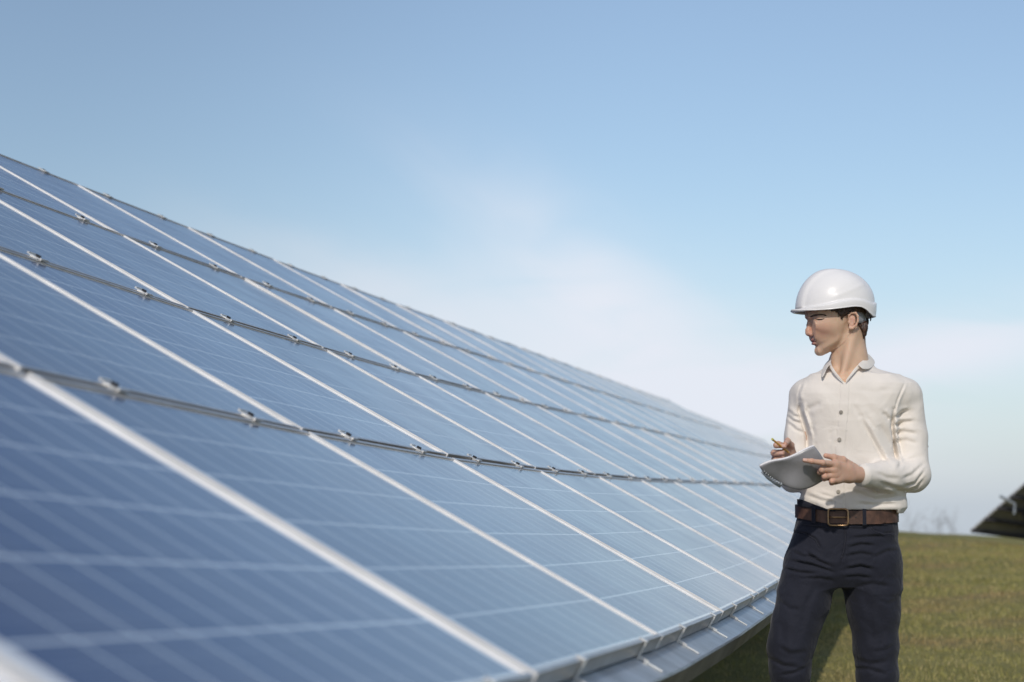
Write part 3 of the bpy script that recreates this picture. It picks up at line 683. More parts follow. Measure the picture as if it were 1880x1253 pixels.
def front_y(obj_pts, px, py, guess=-.11):
    # depth of the shirt or trousers front surface near a photo pixel
    q = pt(px, py, guess); d = np.hypot(obj_pts[:, 0] - q[0], obj_pts[:, 2] - q[2]); m = d < .010
    return obj_pts[m, 1].min() - MANY if m.any() else guess
def verts_world(o):
    a = np.empty(len(o.data.vertices) * 3, np.float32); o.data.vertices.foreach_get('co', a); return a.reshape(-1, 3) + O_MAN
SV = verts_world(shirt)
for (bx, by) in ((1544, 757), (1541, 807), (1539, 903)):
    dy = front_y(SV, bx, by) - .001; c = pt(bx, by, dy) - O_MAN; mb = MB()
    mb.tube([c + (0, .001, 0), c + (0, -.0015, 0), c + (0, -.0022, 0)], [.0062, .0062, .0050], 14)
    for sx in (-1, 1):
        for sz in (-1, 1): mb.tube([c + (sx * .0015, -.0021, sz * .0015), c + (sx * .0015, -.0028, sz * .0015)], .0007, 6)
    mb.build('button', M_BUTTON, shirt)
tb_ = MB(); q0 = pt(1699.5, 815, -.01) - O_MAN; tb_.box(q0, (1, 0, 0), (0, 1, 0), (0, 0, 1), -.002, .003, -.006, .006, -.018, 0); tb_.build('sleeve_tab', M_SHIRT, shirt)
tb_ = MB(); tb_.tube([q0 + (.003, -.004, -.009), q0 + (.0045, -.006, -.009)], .005, 12); tb_.build('button', M_BUTTON, shirt)
# cuffs: short folded bands at both wrists
def cuff(a, b, r0, r1, name='cuff'):
    a, b = np.asarray(a), np.asarray(b); mb = MB(); t = nrm(b - a)
    pts = [a, a + (b - a) * .5, b, b + t * .0, b - t * .012, a + (b - a) * .3]
    mb.tube([p - O_MAN for p in pts], [r0 + .001, (r0 + r1) / 2 + .0022, r1 + .0022, r1 - .001, r1 - .002, r1 - .002], 36, cap=False)
    return mb.build(name, M_SHIRT, shirt, smooth=True)
WDL = nrm(WR_L - EL_L)
cuff(WR_L - WDL * .050, WR_L + WDL * .004, .0372, .0338)
WDR = nrm(WR_R - EL_R)
cuff(WR_R - WDR * .040, WR_R + WDR * .004, .0338, .0318)

# collar: stand + two open leaves, each a curved sheet
def sheet(name, rows, mat, parent, thick=.0022, sub=2):
    P = np.array(rows, float) - O_MAN; mb = MB(); mb.grid(P); o = mb.build(name, mat, parent, smooth=True)
    m = o.modifiers.new('thickness', 'SOLIDIFY'); m.thickness = thick; m.offset = 0
    s = o.modifiers.new('smooth', 'SUBSURF'); s.levels = sub; s.render_levels = sub
    return o
def c6(cx, cy, dy): return pt(1430 + cx / 6.483, 640 + cy / 6.483, dy)
# leaf on the right of the photo: from the back of the neck round to its rounded point
sheet('collar_leaf', [
    [c6(1010, 90, .075), c6(1072, 48, .060), c6(1040, 105, -.01), c6(985, 150, -.050), c6(928, 192, -.085)],
    [c6(1060, 95, .085), c6(1118, 92, .060), c6(1095, 165, -.02), c6(1030, 195, -.065), c6(960, 212, -.098)],
    [c6(1090, 130, .085), c6(1160, 150, .055), c6(1125, 222, -.02), c6(1062, 255, -.070), c6(992, 248, -.105)]], M_SHIRT, shirt)
sheet('collar_leaf', [
    [c6(630, 100, .060), c6(612, 150, .00), c6(618, 190, -.045), c6(606, 205, -.070), c6(600, 180, -.075)],
    [c6(590, 140, .070), c6(560, 200, .00), c6(556, 235, -.055), c6(560, 250, -.083), c6(575, 215, -.082)],
    [c6(545, 190, .070), c6(515, 245, .00), c6(502, 300, -.055), c6(498, 352, -.092), c6(528, 352, -.098)]], M_SHIRT, shirt)
# collar stand: follows the neck opening and both edges of the V
sheet('collar_stand', [
    [c6(778, 398, -.118), c6(690, 300, -.108), c6(640, 225, -.085), c6(612, 155, -.035), c6(640, 95, .035), c6(800, 75, .085), c6(985, 80, .080), c6(1045, 92, .03), c6(1010, 140, -.04), c6(925, 200, -.085), c6(850, 305, -.108), c6(784, 398, -.118)],
    [c6(775, 412, -.117), c6(668, 325, -.105), c6(615, 255, -.085), c6(590, 200, -.035), c6(620, 150, .045), c6(800, 130, .095), c6(1000, 125, .090), c6(1070, 140, .03), c6(1035, 190, -.04), c6(950, 235, -.088), c6(872, 325, -.108), c6(790, 412, -.117)]], M_SHIRT, shirt, .002, 2)

# ---- trousers
def build_trousers():
    fd = Field((pt(1395, 1400)[0], MANY - .17, .07), (pt(1680, 1400)[0], MANY + .19, pt(1555, 905)[2]), .0036)
    table_sdf(fd, HIPS, k=.01, n=2.35)
    for leg in (LEG_R, LEG_L): fd.chain([pt(a, b, c) for a, b, c, r in leg], [r - .0042 for *_, r in leg], .03)
    fd.cone(pt(1543, 1088, -.16), pt(1543, 1150, -.16), .001, .012, .012, 's'); 
    c = []
    c += [([(1452, 977), (1480, 980), (1497, 990), (1508, 1010)], 2.0, .0035), ([(1650, 978), (1625, 980), (1605, 975), (1596, 962)], 2.0, .003)]
    c += [([(1480, 1014), (1500, 1030), (1528, 1042)], 3.2, .006), ([(1452, 1030), (1490, 1038), (1533, 1052)], 3, .0055), ([(1455, 1012), (1475, 1022), (1500, 1024)], 3, .003), ([(1440, 1044), (1470, 1052), (1500, 1054)], 3, .004), ([(1470, 1062), (1505, 1062), (1535, 1068)], 3, .003)]
    c += [([(1552, 1006), (1580, 1000), (1606, 1002)], 3.2, .005), ([(1548, 1022), (1580, 1016), (1602, 1020)], 3.2, .004), ([(1548, 1046), (1578, 1040), (1604, 1046)], 3.2, .006), ([(1546, 1060), (1575, 1058), (1600, 1062)], 3, .004), ([(1560, 988), (1590, 986), (1630, 984)], 3, .004), ([(1552, 970), (1580, 972), (1600, 965)], 3, .003), ([(1600, 1025), (1630, 1012), (1652, 1012)], 3.5, .003), ([(1565, 1080), (1600, 1072), (1640, 1078)], 4, .003)]
    c += [([(1548, 963), (1551, 985), (1548, 1010), (1543, 1035), (1543, 1070)], 2.0, .003), ([(1500, 968), (1515, 975), (1535, 978)], 3, .003), ([(1468, 965), (1500, 970), (1520, 966)], 2.5, .002)]
    c += [([(1412, 1208), (1436, 1222), (1470, 1226)], 4, .004), ([(1430, 1240), (1455, 1236), (1486, 1224)], 3.5, .004), ([(1425, 1186), (1450, 1200), (1488, 1196)], 4, .0025), ([(1578, 1212), (1600, 1222), (1636, 1214)], 4.5, .003), ([(1574, 1232), (1598, 1230), (1628, 1240)], 4, .004), ([(1600, 1198), (1625, 1196), (1646, 1186)], 4, .002)]
    c += [([(1500, 1075), (1480, 1110), (1470, 1160)], 6, .003), ([(1590, 1095), (1600, 1140), (1604, 1190)], 7, .002), ([(1430, 1100), (1450, 1118), (1470, 1120)], 4, .0025), ([(1618, 1120), (1622, 1160), (1618, 1200)], 6, .002), ([(1440, 1130), (1436, 1170), (1440, 1200)], 6, .002), ([(1610, 1100), (1630, 1110), (1650, 1104)], 4, .002)]
    for k in range(7): c.append(([(1425 + 9 * (k % 2), 1275 + 37 * k), (1452, 1284 + 36 * k), (1480 - 11 * (k % 3), 1272 + 37 * k)], 5, .003)); c.append(([(1585 + 8 * (k % 3), 1268 + 38 * k), (1612, 1280 + 37 * k), (1640 - 7 * (k % 2), 1272 + 38 * k)], 5, .003))
    apply_front(fd, crease_map(fd, [(p_, w_, d_ * 1.3) for p_, w_, d_ in c])); wob(fd, .0010, 34.)
    V, F = fd.mesh(); V = relax(V, F, 1)
    return quad_mesh('trousers', V, F, M_TROUSER, person, O_MAN)
trousers = build_trousers()
TV = verts_world(trousers)

def seam(parent, vw, pts, mat, r=.0007, name='seam'):
    P_ = []
    for (a, b), (c, d) in zip(pts[:-1], pts[1:]):
        for u in np.linspace(0, 1, 7)[:-1]: x, y = a + (c - a) * u, b + (d - b) * u; P_.append(pt(x, y, front_y(vw, x, y) + .0014) - O_MAN)
    mb = MB(); mb.tube(P_, r, 5); return mb.build(name, mat, parent, smooth=True)
M_SEAM = simple('navy_seam', (.030, .030, .042), .8)
for pts in ([(1462, 975), (1480, 981), (1497, 991), (1506, 1008)], [(1642, 979), (1620, 981), (1604, 975), (1598, 966)], [(1551, 966), (1552, 990), (1549, 1012), (1543, 1030)], [(1470, 962), (1500, 966), (1540, 968), (1600, 966), (1636, 963)]): seam(trousers, TV, pts, M_SEAM, .0009)
# belt around the waistband, following the trousers' own outline
def build_belt():
    n = 120; P = []
    z0 = pt(1555, 946, 0)[2]; T = HIPS
    xl = pt(1464.5, 945)[0]; xr = pt(1644.5, 945)[0]; cx, rx, ry = (xl + xr) / 2, (xr - xl) / 2 + .004, .1035 + .005
    def loop(a, extra=0.):
        c, s_ = math.cos(a), math.sin(a); e = 2 / 2.35
        x = cx + (rx + extra) * math.copysign(abs(c) ** e, c); y = MANY + (ry + extra) * math.copysign(abs(s_) ** e, s_)
        zz = z0 + .006 * ((y - MANY) / ry) + .012 * np.clip((pt(1510, 945)[0] - x) / .08, 0, 1)
        return np.array([x, y, zz])
    mb = MB(); rings = []
    for w, ex in ((-.0205, 0), (-.0205, .0035), (.0205, .0035), (.0205, 0)):
        rings.append([loop(2 * math.pi * k / n, ex) + (0, 0, w) - O_MAN for k in range(n + 1)])
    rings.append(rings[0]); mb.grid(np.array(rings)); belt = mb.build('belt', M_LEATHER, person, smooth=False)
    def at(px, ex=0., dz=0.):     # belt surface point at a photo column
        best = min((loop(a, ex) for a in np.linspace(math.pi, 2 * math.pi, 400)), key=lambda q: abs(to_px(*q)[0] - px)); return best + (0, 0, dz)
    # waistband standing above the belt on his right hip
    wb = [[at(x, .0075 + .0015 * u, .019 + u * (.0225 * np.clip((1534 - x) / 60, 0.02, 1))) - O_MAN for x in np.linspace(1464, 1534, 24)] for u in (0, .5, 1)]
    mw = MB(); mw.grid(np.array(wb)); ow = mw.build('waistband', M_TROUSER, trousers, smooth=True); md = ow.modifiers.new('t', 'SOLIDIFY'); md.thickness = .0025; md.offset = 0
    # free end of the strap, pointed, lying over the belt to the right of the buckle
    xs = np.linspace(1556, 1628, 26); top, bot = [], []
    for x in xs:
        tp = np.clip((x - 1616) / 12, 0, 1); hw = .0200 * math.sqrt(max(0, 1 - tp ** 2)) + .0012
        top.append(at(x, .0058, hw - .001) - O_MAN); bot.append(at(x, .0058, -hw - .001) - O_MAN)
    m2 = MB(); m2.grid(np.array([top, bot])); o = m2.build('strap_end', M_LEATHER, belt); md = o.modifiers.new('t', 'SOLIDIFY'); md.thickness = .0028; md.offset = 0
    m3 = MB()
    for x in (1571, 1560.5):
        q = at(x, .0080) - O_MAN; m3.tube([q, q + (0, -.0012, 0)], .0022, 10)
    m3.build('punched_hole', M_BLACK, belt)
    # buckle frame
    corners = [(1520.5, .0), (1556.5, .0)]; L0, R0 = at(1520, .009), at(1557, .009); mid = (L0 + R0) / 2; ex = nrm(R0 - L0); hw = np.linalg.norm(R0 - L0) / 2; hh = .0262
    pts = []
    for k in range(49):
        a = 2 * math.pi * k / 48; c, s_ = math.cos(a), math.sin(a); e = 2 / 7.
        pts.append(mid + ex * hw * math.copysign(abs(c) ** e, c) + np.array([0, 0, 1]) * hh * math.copysign(abs(s_) ** e, s_) + np.array([0, -.002 - .004 * abs(c), 0]) - O_MAN)
    m4 = MB(); m4.tube(pts, .0030, 8, cap=False); bk = m4.build('buckle', M_BRASS, belt, smooth=True)
    m5 = MB(); m5.tube([L0 + (0, -.003, 0) - O_MAN, mid + (0, -.0045, .0) - O_MAN, R0 + (.004, -.004, 0) - O_MAN], [.0024, .0022, .0018], 8); m5.build('prong', M_BRASS, bk, smooth=True)
    for x in (1494, 1587):
        q = [at(x + u, .0105, w) - O_MAN for u in (-3.4, 3.4) for w in (-.026, .026)]
        m6 = MB(); m6.hexa([q[0], q[2], q[2] + np.array([0, .008, 0]), q[0] + np.array([0, .008, 0]), q[1], q[3], q[3] + np.array([0, .008, 0]), q[1] + np.array([0, .008, 0])])
        o = m6.build('belt_loop', M_TROUSER, trousers); b = o.modifiers.new('b', 'BEVEL'); b.width = .0012; b.segments = 2
    return belt
belt = build_belt()

# ---- head, neck and upper chest
HC = pt(1420 + 690 / 6.265, 480 + 700 / 6.265, .0)       # head axis
YAW = math.radians(7)
FW = np.array([-math.cos(YAW), -math.sin(YAW), 0.]); SD = np.array([math.sin(YAW), -math.cos(YAW), 0.]); UPV = np.array([0, 0, 1.])
KH = 1 / 3540.
def hl(cx, cy, s=0.):       # photo head crop -> head frame (forward, side to camera, up); features off the midplane keep their place in the view
    if s == 0: return np.array([(690 - cx) * KH, 0., (700 - cy) * KH])
    a, z, q = (690 - cx) * KH, (700 - cy) * KH, abs(s)
    for _ in range(3):
        w = pt(1420 + cx / 6.265, 480 + cy / 6.265, -a * math.sin(YAW) - q * math.cos(YAW)) - HC
        a = (w[0] - q * math.sin(YAW)) / -math.cos(YAW); z = w[2]
    return np.array([a, s, z])
def hl0(cx, cy, s=0.): return np.array([(690 - cx) * KH, s, (700 - cy) * KH])
def hw_(p): p = np.atleast_2d(p); return HC + p[:, :1] * FW + p[:, 1:2] * SD + p[:, 2:3] * UPV
def seg_dist(A, Z, pts):
    best = np.full(A.shape, 1e9)
    for a, b in zip(pts[:-1], pts[1:]):
        d = b - a; t = np.clip(((A - a[0]) * d[0] + (Z - a[1]) * d[1]) / (d @ d + 1e-12), 0, 1); best = np.minimum(best, np.hypot(A - a[0] - t * d[0], Z - a[1] - t * d[1]))
    return best
def inside(A, Z, poly):
    r = np.zeros(A.shape, bool); j = len(poly) - 1
    for i in range(len(poly)):
        (x0, y0), (x1, y1) = poly[i], poly[j]
        c = ((y0 > Z) != (y1 > Z)) & (A < (x1 - x0) * (Z - y0) / (y1 - y0 + 1e-12) + x0); r ^= c; j = i
    return r
SKULL = [(900, 805), (965, 755), (1012, 680), (1045, 600), (1052, 520), (1030, 400), (970, 305), (870, 240), (770, 213), (690, 208), (570, 228), (470, 290), (405, 390), (380, 490), (371, 570), (368, 620), (372, 652),
         (392, 672), (410, 695), (421, 740), (428, 800), (434, 850), (437, 895), (447, 930), (452, 965), (474, 984), (477, 1010), (484, 1048), (505, 1074), (532, 1083)]
JAW = [(532, 1083), (575, 1079), (640, 1054), (715, 1012), (785, 960), (832, 905), (857, 850), (900, 805)]
def build_head():
    sk = np.array([hl(*p)[[0, 2]] for p in SKULL]); jw = np.array([hl(*p, q)[[0, 2]] for p, q in zip(JAW, (0., .008, .022, .034, .044, .052, .058, 0.))])
    lo, hi = np.array([-.165, -.150, -.205]), np.array([.125, .135, .150]); h = .0019
    fd = Field(lo, hi, h)
    A, Z = np.meshgrid(fd.ax[0], fd.ax[2], indexing='ij')
    ins = inside(A, Z, np.concatenate([sk, jw[1:-1]]))
    d1, d2 = seg_dist(A, Z, sk), seg_dist(A, Z, jw)
    cyv = 700 - Z / KH
    W = np.interp(cyv.ravel(), [208, 350, 520, 640, 730, 800, 870, 960, 1083], [.071, .077, .077, .0725, .069, .064, .0585, .052, .038]).reshape(A.shape)
    R1 = np.interp(cyv.ravel(), [208, 600, 700, 900, 1083], [.075, .078, .082, .085, .070]).reshape(A.shape)
    f1 = np.sqrt(np.clip(1 - (1 - np.clip(d1 / R1, 0, 1)) ** 2, 0, 1)); f2 = np.sqrt(np.clip(1 - (1 - np.clip(d2 / .026, 0, 1)) ** 2, 0, 1))
    Wd = np.where(ins, W * f1 * f2, -np.minimum(d1, d2))
    S = np.abs(fd.ax[1])[None, :, None]
    # approximate distance: lateral gap weighted by slope
    gx, gz = np.gradient(Wd, h); slope = np.sqrt(1 + np.clip(gx ** 2 + gz ** 2, 0, 30))
    d = (S - Wd[:, None, :]) / slope[:, None, :]
    fd.f = np.minimum(fd.f, d.astype(np.float32))
    E = fd.ell; Cn = fd.cone
    for s in (-1, 1):
        E(hl(505, 672, .036 * s), (.021, .017, .0125), .012, 's')                    # socket
        E(hl(508, 673, .0325 * s), (.0130, .0130, .0110), .004)                      # lids over the eyeball
        Cn(hl(430, 628, .014 * s), hl(520, 618, .046 * s), .007, .006, .014)        # brow ridge
        E(hl(610, 730, .050 * s), (.036, .012, .020), .026)                          # cheekbone
        E(hl(520, 800, .028 * s), (.020, .013, .028), .022)
        E(hl(438, 838, .0105 * s), (.0085, .0068, .0075), .005)                      # wing of the nose
    fd.chain([hl(412, 678), hl(406, 740), hl(391, 800), hl(389, 829)], [.0062, .0068, .0082, .0092], .007)   # nose
    Cn(hl(392, 838), hl(428, 852), .0062, .0055, .005)
    for s in (-1, 1): E(hl(418, 862, .0068 * s), (.0052, .0034, .0032), .002, 's')
    E(hl(446, 908), (.0062, .0200, .0042), .004); E(hl(440, 914), (.0045, .012, .0032), .003)
    E(hl(456, 953), (.0070, .0185, .0052), .004)
    Cn(hl(433, 930, -.021), hl(433, 930, .021), .0013, .0013, .002, 's')
    E(hl(466, 988), (.006, .014, .005), .008, 's')
    E(hl(512, 1040), (.0125, .018, .0125), .012)
    # ear on both sides
    for s in (-1, 1):
        def e(cx, cy, w): return hl(cx, cy, (.0655 + w) * s)
        E(e(905, 688, .006), (.0125, .0060, .0225), .004)
        fd.chain([e(866, 660, .006), e(868, 622, .010), e(900, 596, .013), e(946, 596, .0165), (e(970, 632, .0185)), e(970, 690, .0175), e(950, 738, .0145), e(915, 768, .010), e(885, 772, .007)], [.0030, .0032, .0034, .0036, .0036, .0034, .0032, .0040, .0048], .003)
        E(e(885, 760, .006), (.0060, .0042, .0072), .004)
        E(e(905, 692, .015), (.0070, .0042, .0110), .003, 's'); E(e(925, 640, .017), (.0065, .003, .009), .003, 's')
        fd.chain([e(930, 660, .013), e(930, 705, .0125), e(905, 735, .010)], [.0026, .0026, .0028], .003)
        E(e(866, 700, .006), (.0035, .0035, .0050), .003)
    # neck: column, sternomastoid cords, larynx; then collar bones and chest down into the shirt
    Cn(hl(868, 800), hl(880, 1130), .0535, .0540, .016)
    Cn(hl(880, 1130), hl(905, 1330), .0540, .066, .02)
    Cn(hl(925, 800, .046), hl(790, 1330, .062), .010, .010, .022); Cn(hl(925, 800, -.046), hl(700, 1250, .030), .010, .009, .022)
    E(hl(735, 1150, .010), (.014, .012, .016), .02)
    def hb(px, py, dy):   # world pixel to head frame
        q = pt(px, py, dy) - HC; return np.array([q @ FW, q @ SD, q @ UPV])
    Cn(hb(1555, 738, -.018), hb(1565, 800, -.01), .076, .080, .035)
    Cn(hb(1558, 712, -.022), hb(1600, 724, .0), .048, .035, .02); Cn(hb(1550, 712, -.022), hb(1515, 724, .0), .048, .035, .02)
    Cn(hb(1553, 697, -.068), hb(1585, 692, -.055), .006, .005, .014); Cn(hb(1547, 697, -.068), hb(1520, 692, -.05), .006, .005, .014)
    V, F = fd.mesh()
    lf = V.copy(); V = relax(V, F, 1, .4)
    # colour of the skin: lips, cheeks, nose, ear a little redder; jaw and neck paler
    base = np.array([.64, .44, .31]); col = np.tile(base, (len(V), 1))
    def blend(c, r, colr, amt):
        nonlocal col
        q = (((V - c) / np.asarray(r)) ** 2).sum(1); w = amt * np.exp(-q)[:, None]; col = col * (1 - w) + np.array(colr) * w
    for s in (-1, 1):
        blend(hl(560, 800, .050 * s), (.034, .04, .028), (.60, .315, .235), .65); blend(hl(440, 838, .010 * s), (.012, .012, .012), (.60, .29, .22), .6)
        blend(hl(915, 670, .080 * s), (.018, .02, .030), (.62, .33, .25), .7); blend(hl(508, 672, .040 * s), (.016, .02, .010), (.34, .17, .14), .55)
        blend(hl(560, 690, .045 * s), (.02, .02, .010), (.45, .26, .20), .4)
    blend(hl(392, 825), (.012, .012, .014), (.62, .29, .22), .6); blend(hl(440, 790), (.030, .040, .050), (.62, .33, .24), .55); blend(hl(500, 1010), (.02, .03, .016), (.52, .34, .26), .4)
    blend(hl(700, 1120, .03), (.03, .06, .03), (.56, .38, .26), .5)
    for c, r in ((hl(446, 910), (.009, .019, .0046)), (hl(456, 952), (.010, .018, .0060))):
        q = (((V - c) / np.asarray(r)) ** 2).sum(1); w = np.clip(1.5 - q, 0, 1)[:, None]; col = col * (1 - .9 * w) + np.array([.47, .16, .145]) * .9 * w
    q = np.abs(V[:, 2] - hl(0, 931)[2]) < .0013; q &= (V[:, 0] > hl(492, 0)[0]) & (np.abs(V[:, 1]) < .024); col[q] = (.22, .09, .08)
    return V, F, col, fd
HV, HF, HCOL, HFD = build_head()

# ---- hands
SK_H = np.array([.60, .375, .270])
def hand_mesh(fingers, palm, wrist, extra=None):
    pts = np.array([p for ch in fingers for p in ch[0]] + [p for p in palm] + list(wrist[:2])); lo = pts.min(0) - .022; hi = pts.max(0) + .022
    fd = Field(lo, hi, .0013)
    for ch, rs in fingers: fd.chain(ch, rs, .0022)
    for a, b, ra, rb, k in (extra or []): fd.cone(a, b, ra, rb, k)
    fd.cone(wrist[0], wrist[1], wrist[2], wrist[3], .012)
    for ch, rs in fingers:      # knuckle swellings
        for q_, r_ in zip(ch[1:-1], rs[1:-1]): fd.ell(q_, (r_ * 1.10,) * 3, .003)
    V, F = fd.mesh(); V = relax(V, F, 1, .4)
    col = np.tile(SK_H, (len(V), 1))
    for ch, rs in fingers:
        for q_, a_ in [(ch[-1], .75)] + [(k_, .5) for k_ in ch[1:-1]]:
            w = a_ * np.exp(-(((V - q_) / .009) ** 2).sum(1))[:, None]; col = col * (1 - w) + np.array([.62, .30, .22]) * w
    return V, F, col
# his left hand, under the pad, back of the hand to the camera
L_wr = WR_L + np.array([.012, .004, .0])
mcp = [pt(1534, 853, -.292), pt(1529, 863, -.296), pt(1532, 873, -.290), pt(1539, 881, -.280)]
FL = [([mcp[0], pt(1510, 850, -.335), pt(1490, 847, -.346), pt(1477, 845.5, -.348)], [.0105, .0088, .0076, .0064]),
      ([mcp[1], pt(1509, 863, -.322), pt(1505, 867, -.308), pt(1511, 868, -.294)], [.0105, .0092, .0080, .0070]),
      ([mcp[2], pt(1514, 875, -.314), pt(1513, 879, -.300), pt(1520, 879, -.284)], [.0100, .0088, .0078, .0068]),
      ([mcp[3], pt(1527, 884, -.302), pt(1527, 887, -.286), pt(1534, 886, -.274)], [.0090, .0078, .0070, .0062]),
      ([pt(1566, 858, -.225), pt(1547, 845, -.262), pt(1531, 840, -.280), pt(1516, 837, -.292)], [.0140, .0115, .0095, .0078])]
exL = [(L_wr, mcp[0], .020, .0115, .014), (L_wr, mcp[1], .020, .0120, .014), (L_wr, mcp[2], .020, .0115, .014), (L_wr, mcp[3], .020, .0105, .014), (mcp[0] * .6 + L_wr * .4, mcp[3] * .6 + L_wr * .4, .0135, .0130, .014)]
LHV = hand_mesh(FL, mcp, (L_wr - WDL * .03, L_wr, .0255, .0245), exL)
# his right hand, closed round the pencil above the pad
R_wr = WR_R + np.array([.0, .0, .0])
mcr = [pt(1446, 821, -0.235), pt(1445, 831, -0.237), pt(1444, 841, -0.233), pt(1445, 849, -0.227)]
FR = [([mcr[0], pt(1429, 816, -0.280), pt(1425, 818, -0.303), pt(1440, 820, -0.317)], [.0100, .0090, .0082, .0070]),
      ([mcr[1], pt(1421, 832, -0.270), pt(1421, 833, -0.295), pt(1436, 833, -0.310)], [.0105, .0095, .0085, .0072]),
      ([mcr[2], pt(1422, 843, -0.265), pt(1424, 844, -0.287), pt(1437, 843, -0.300)], [.0100, .0088, .0078, .0068]),
      ([mcr[3], pt(1427, 852, -0.257), pt(1429, 852, -0.273), pt(1440, 850, -0.283)], [.0088, .0078, .0070, .0062]),
      ([pt(1454, 834, -0.215), pt(1452, 818, -0.250), pt(1446, 810, -0.283), pt(1442, 815, -0.315)], [.0130, .0105, .0090, .0078])]
exR = [(R_wr, m_, .019, .0115, .014) for m_ in mcr]
RHV = hand_mesh(FR, mcr, (R_wr - WDR * .03, R_wr, .0245, .0235), exR)

# ---- the body: one mesh under the clothes, with head and hands grown from it
def build_body():
    fd = Field((pt(1400, 1300)[0], MANY - .32, .02), (pt(1725, 900)[0], MANY + .19, pt(1555, 690)[2]), .006)
    T = TORSO.copy(); table_sdf(fd, T[1:], grow=-.016, k=.02); table_sdf(fd, HIPS, grow=-.014, k=.02)
    for a, b in ((NECK0 + (0, .02, -.05), SH_L), (NECK0 + (0, .02, -.05), SH_R)): fd.cone(a, b, .045, .036, .03)
    fd.chain([SH_L, pt(1672, 800, 0), EL_L], [.042, .038, .034], .02); fd.chain([EL_L, WR_L], [.035, .025], .02)
    fd.chain([SH_R, pt(1466, 800, .02), EL_R], [.038, .034, .032], .02); fd.chain([EL_R, WR_R], [.032, .024], .02)
    for leg in (LEG_R, LEG_L): fd.chain([pt(a, b, c) for a, b, c, r in leg], [r - .014 for *_, r in leg], .03)
    V, F = fd.mesh(); col = np.tile(SK_H, (len(V), 1))
    Vs, Fs, Cs = [V], [F], [col]; n = len(V)
    for v, f, c in ((hw_(HV), HF[:, ::-1] if np.linalg.det(np.stack([FW, SD, UPV])) < 0 else HF, HCOL), LHV, RHV):
        Vs.append(v); Fs.append(f + n); Cs.append(c); n += len(v)
    return quad_mesh('body', np.concatenate(Vs), np.concatenate(Fs), M_SKIN, person, O_MAN, np.concatenate(Cs))
body = build_body()
# fingernails that the photo shows
for ch in (FL[0], FR[0], FR[1], FR[4]):
    a, b = ch[0][-2], ch[0][-1]; t = nrm(b - a); v_ = np.array([0, -1., .35]); v_ = nrm(v_ - t * (v_ @ t)); w_ = np.cross(t, v_); r = ch[1][-1]
    mb = MB(); g = []
    for i in range(5):
        u = -.006 + .0115 * i / 4; g.append([b + t * u + (w_ * math.sin(q) + v_ * math.cos(q)) * (r + .0007) * (1 if i < 4 else .93) - O_MAN for q in np.linspace(-.7, .7, 6)])
    mb.grid(np.array(g)); mb.build('fingernail', simple('nail', (.66, .42, .34), .3), body, smooth=True)
# eyes, lashes, brows: laid on the skin where it actually is
def surf_s(cx, cy, up=.0):
    s = .095
    while s > .0:
        a, _, z = hl(cx, cy, s); i = int(round((a - HFD.lo[0]) / HFD.h)); k = int(round((z - HFD.lo[2]) / HFD.h)); j = int(round((s - HFD.lo[1]) / HFD.h))
        if 0 <= j < HFD.n[1] and HFD.f[i, j, k] < 0: break
        s -= .0007
    return s + up
for s in (-1, 1):
    def q_(cx, cy, up): return hw_(hl(cx, cy, s * surf_s(cx, cy, up)))[0] - O_MAN
    lid = [(478, 664), (490, 666), (505, 668), (522, 670), (540, 670), (556, 668), (572, 664), (586, 658)]
    mb = MB(); mb.tube([q_(x, y, .0006) for x, y in lid], [.0009, .0014, .0019, .0022, .0022, .0020, .0015, .0008], 6); mb.build('eyelashes', M_LASH, body, smooth=True)
    ey = MB(); ey.grid(np.array([[q_(x, y + dv * math.sin(math.pi * (k + .5) / 8), .0003) for dv in (0, 3, 6)] for k, (x, y) in enumerate(lid[1:-1])])); eo = ey.build('eye', M_IRIS, body, smooth=True)
    br = MB(); bw = [(425, 640), (448, 630), (475, 622), (505, 616), (535, 613), (565, 614), (595, 620), (615, 630)]
    br.tube([q_(x, y, .0002) for x, y in bw], [.0016, .0028, .0032, .0032, .0030, .0026, .0020, .0010], 7); br.build('eyebrow', M_HAIR, body, smooth=True)

# ---- hair
def build_hair():
    fd = Field(HFD.lo, np.array([.125, .135, .150]), HFD.h)
    A, Z = np.meshgrid(fd.ax[0], fd.ax[2], indexing='ij')
    poly = [(600, 240), (600, 560), (655, 572), (725, 592), (765, 640), (787, 690), (800, 650), (850, 612), (870, 590), (955, 580), (985, 640), (988, 730), (1000, 810), (1030, 905), (1060, 850), (1085, 760), (1120, 600), (1100, 300), (900, 190), (700, 190)]
    pl = np.array([hl(*p, .070 if p[0] < 990 else .03)[[0, 2]] for p in poly]); ins = inside(A, Z, pl); d = seg_dist(A, Z, np.concatenate([pl, pl[:1]])); md = np.where(ins, -d, d)
    fd.f = np.minimum(HFD.f, .08).copy()
    fd.ell(hl(1000, 780), (.020, .052, .032), .012); fd.ell(hl(1010, 850), (.012, .038, .018), .012)
    X, Y, Z3 = fd.ax[0][:, None, None], fd.ax[1][None, :, None], fd.ax[2][None, None, :]
    streak = .0011 * np.sin(X * 900 + 3 * np.sin(Z3 * 60) + Y * 300) + .0009 * np.sin(Y * 800 + X * 500 + Z3 * 90)
    fd.f = np.maximum(fd.f - .0038 - streak, md[:, None, :] + streak * 1.5 + .001).astype(np.float32)
    V, F = fd.mesh(); det = np.linalg.det(np.stack([FW, SD, UPV]))
    return quad_mesh('hair', hw_(V), F[:, ::-1] if det < 0 else F, M_HAIR, person, O_MAN)
hair = build_hair()
wi = MB()
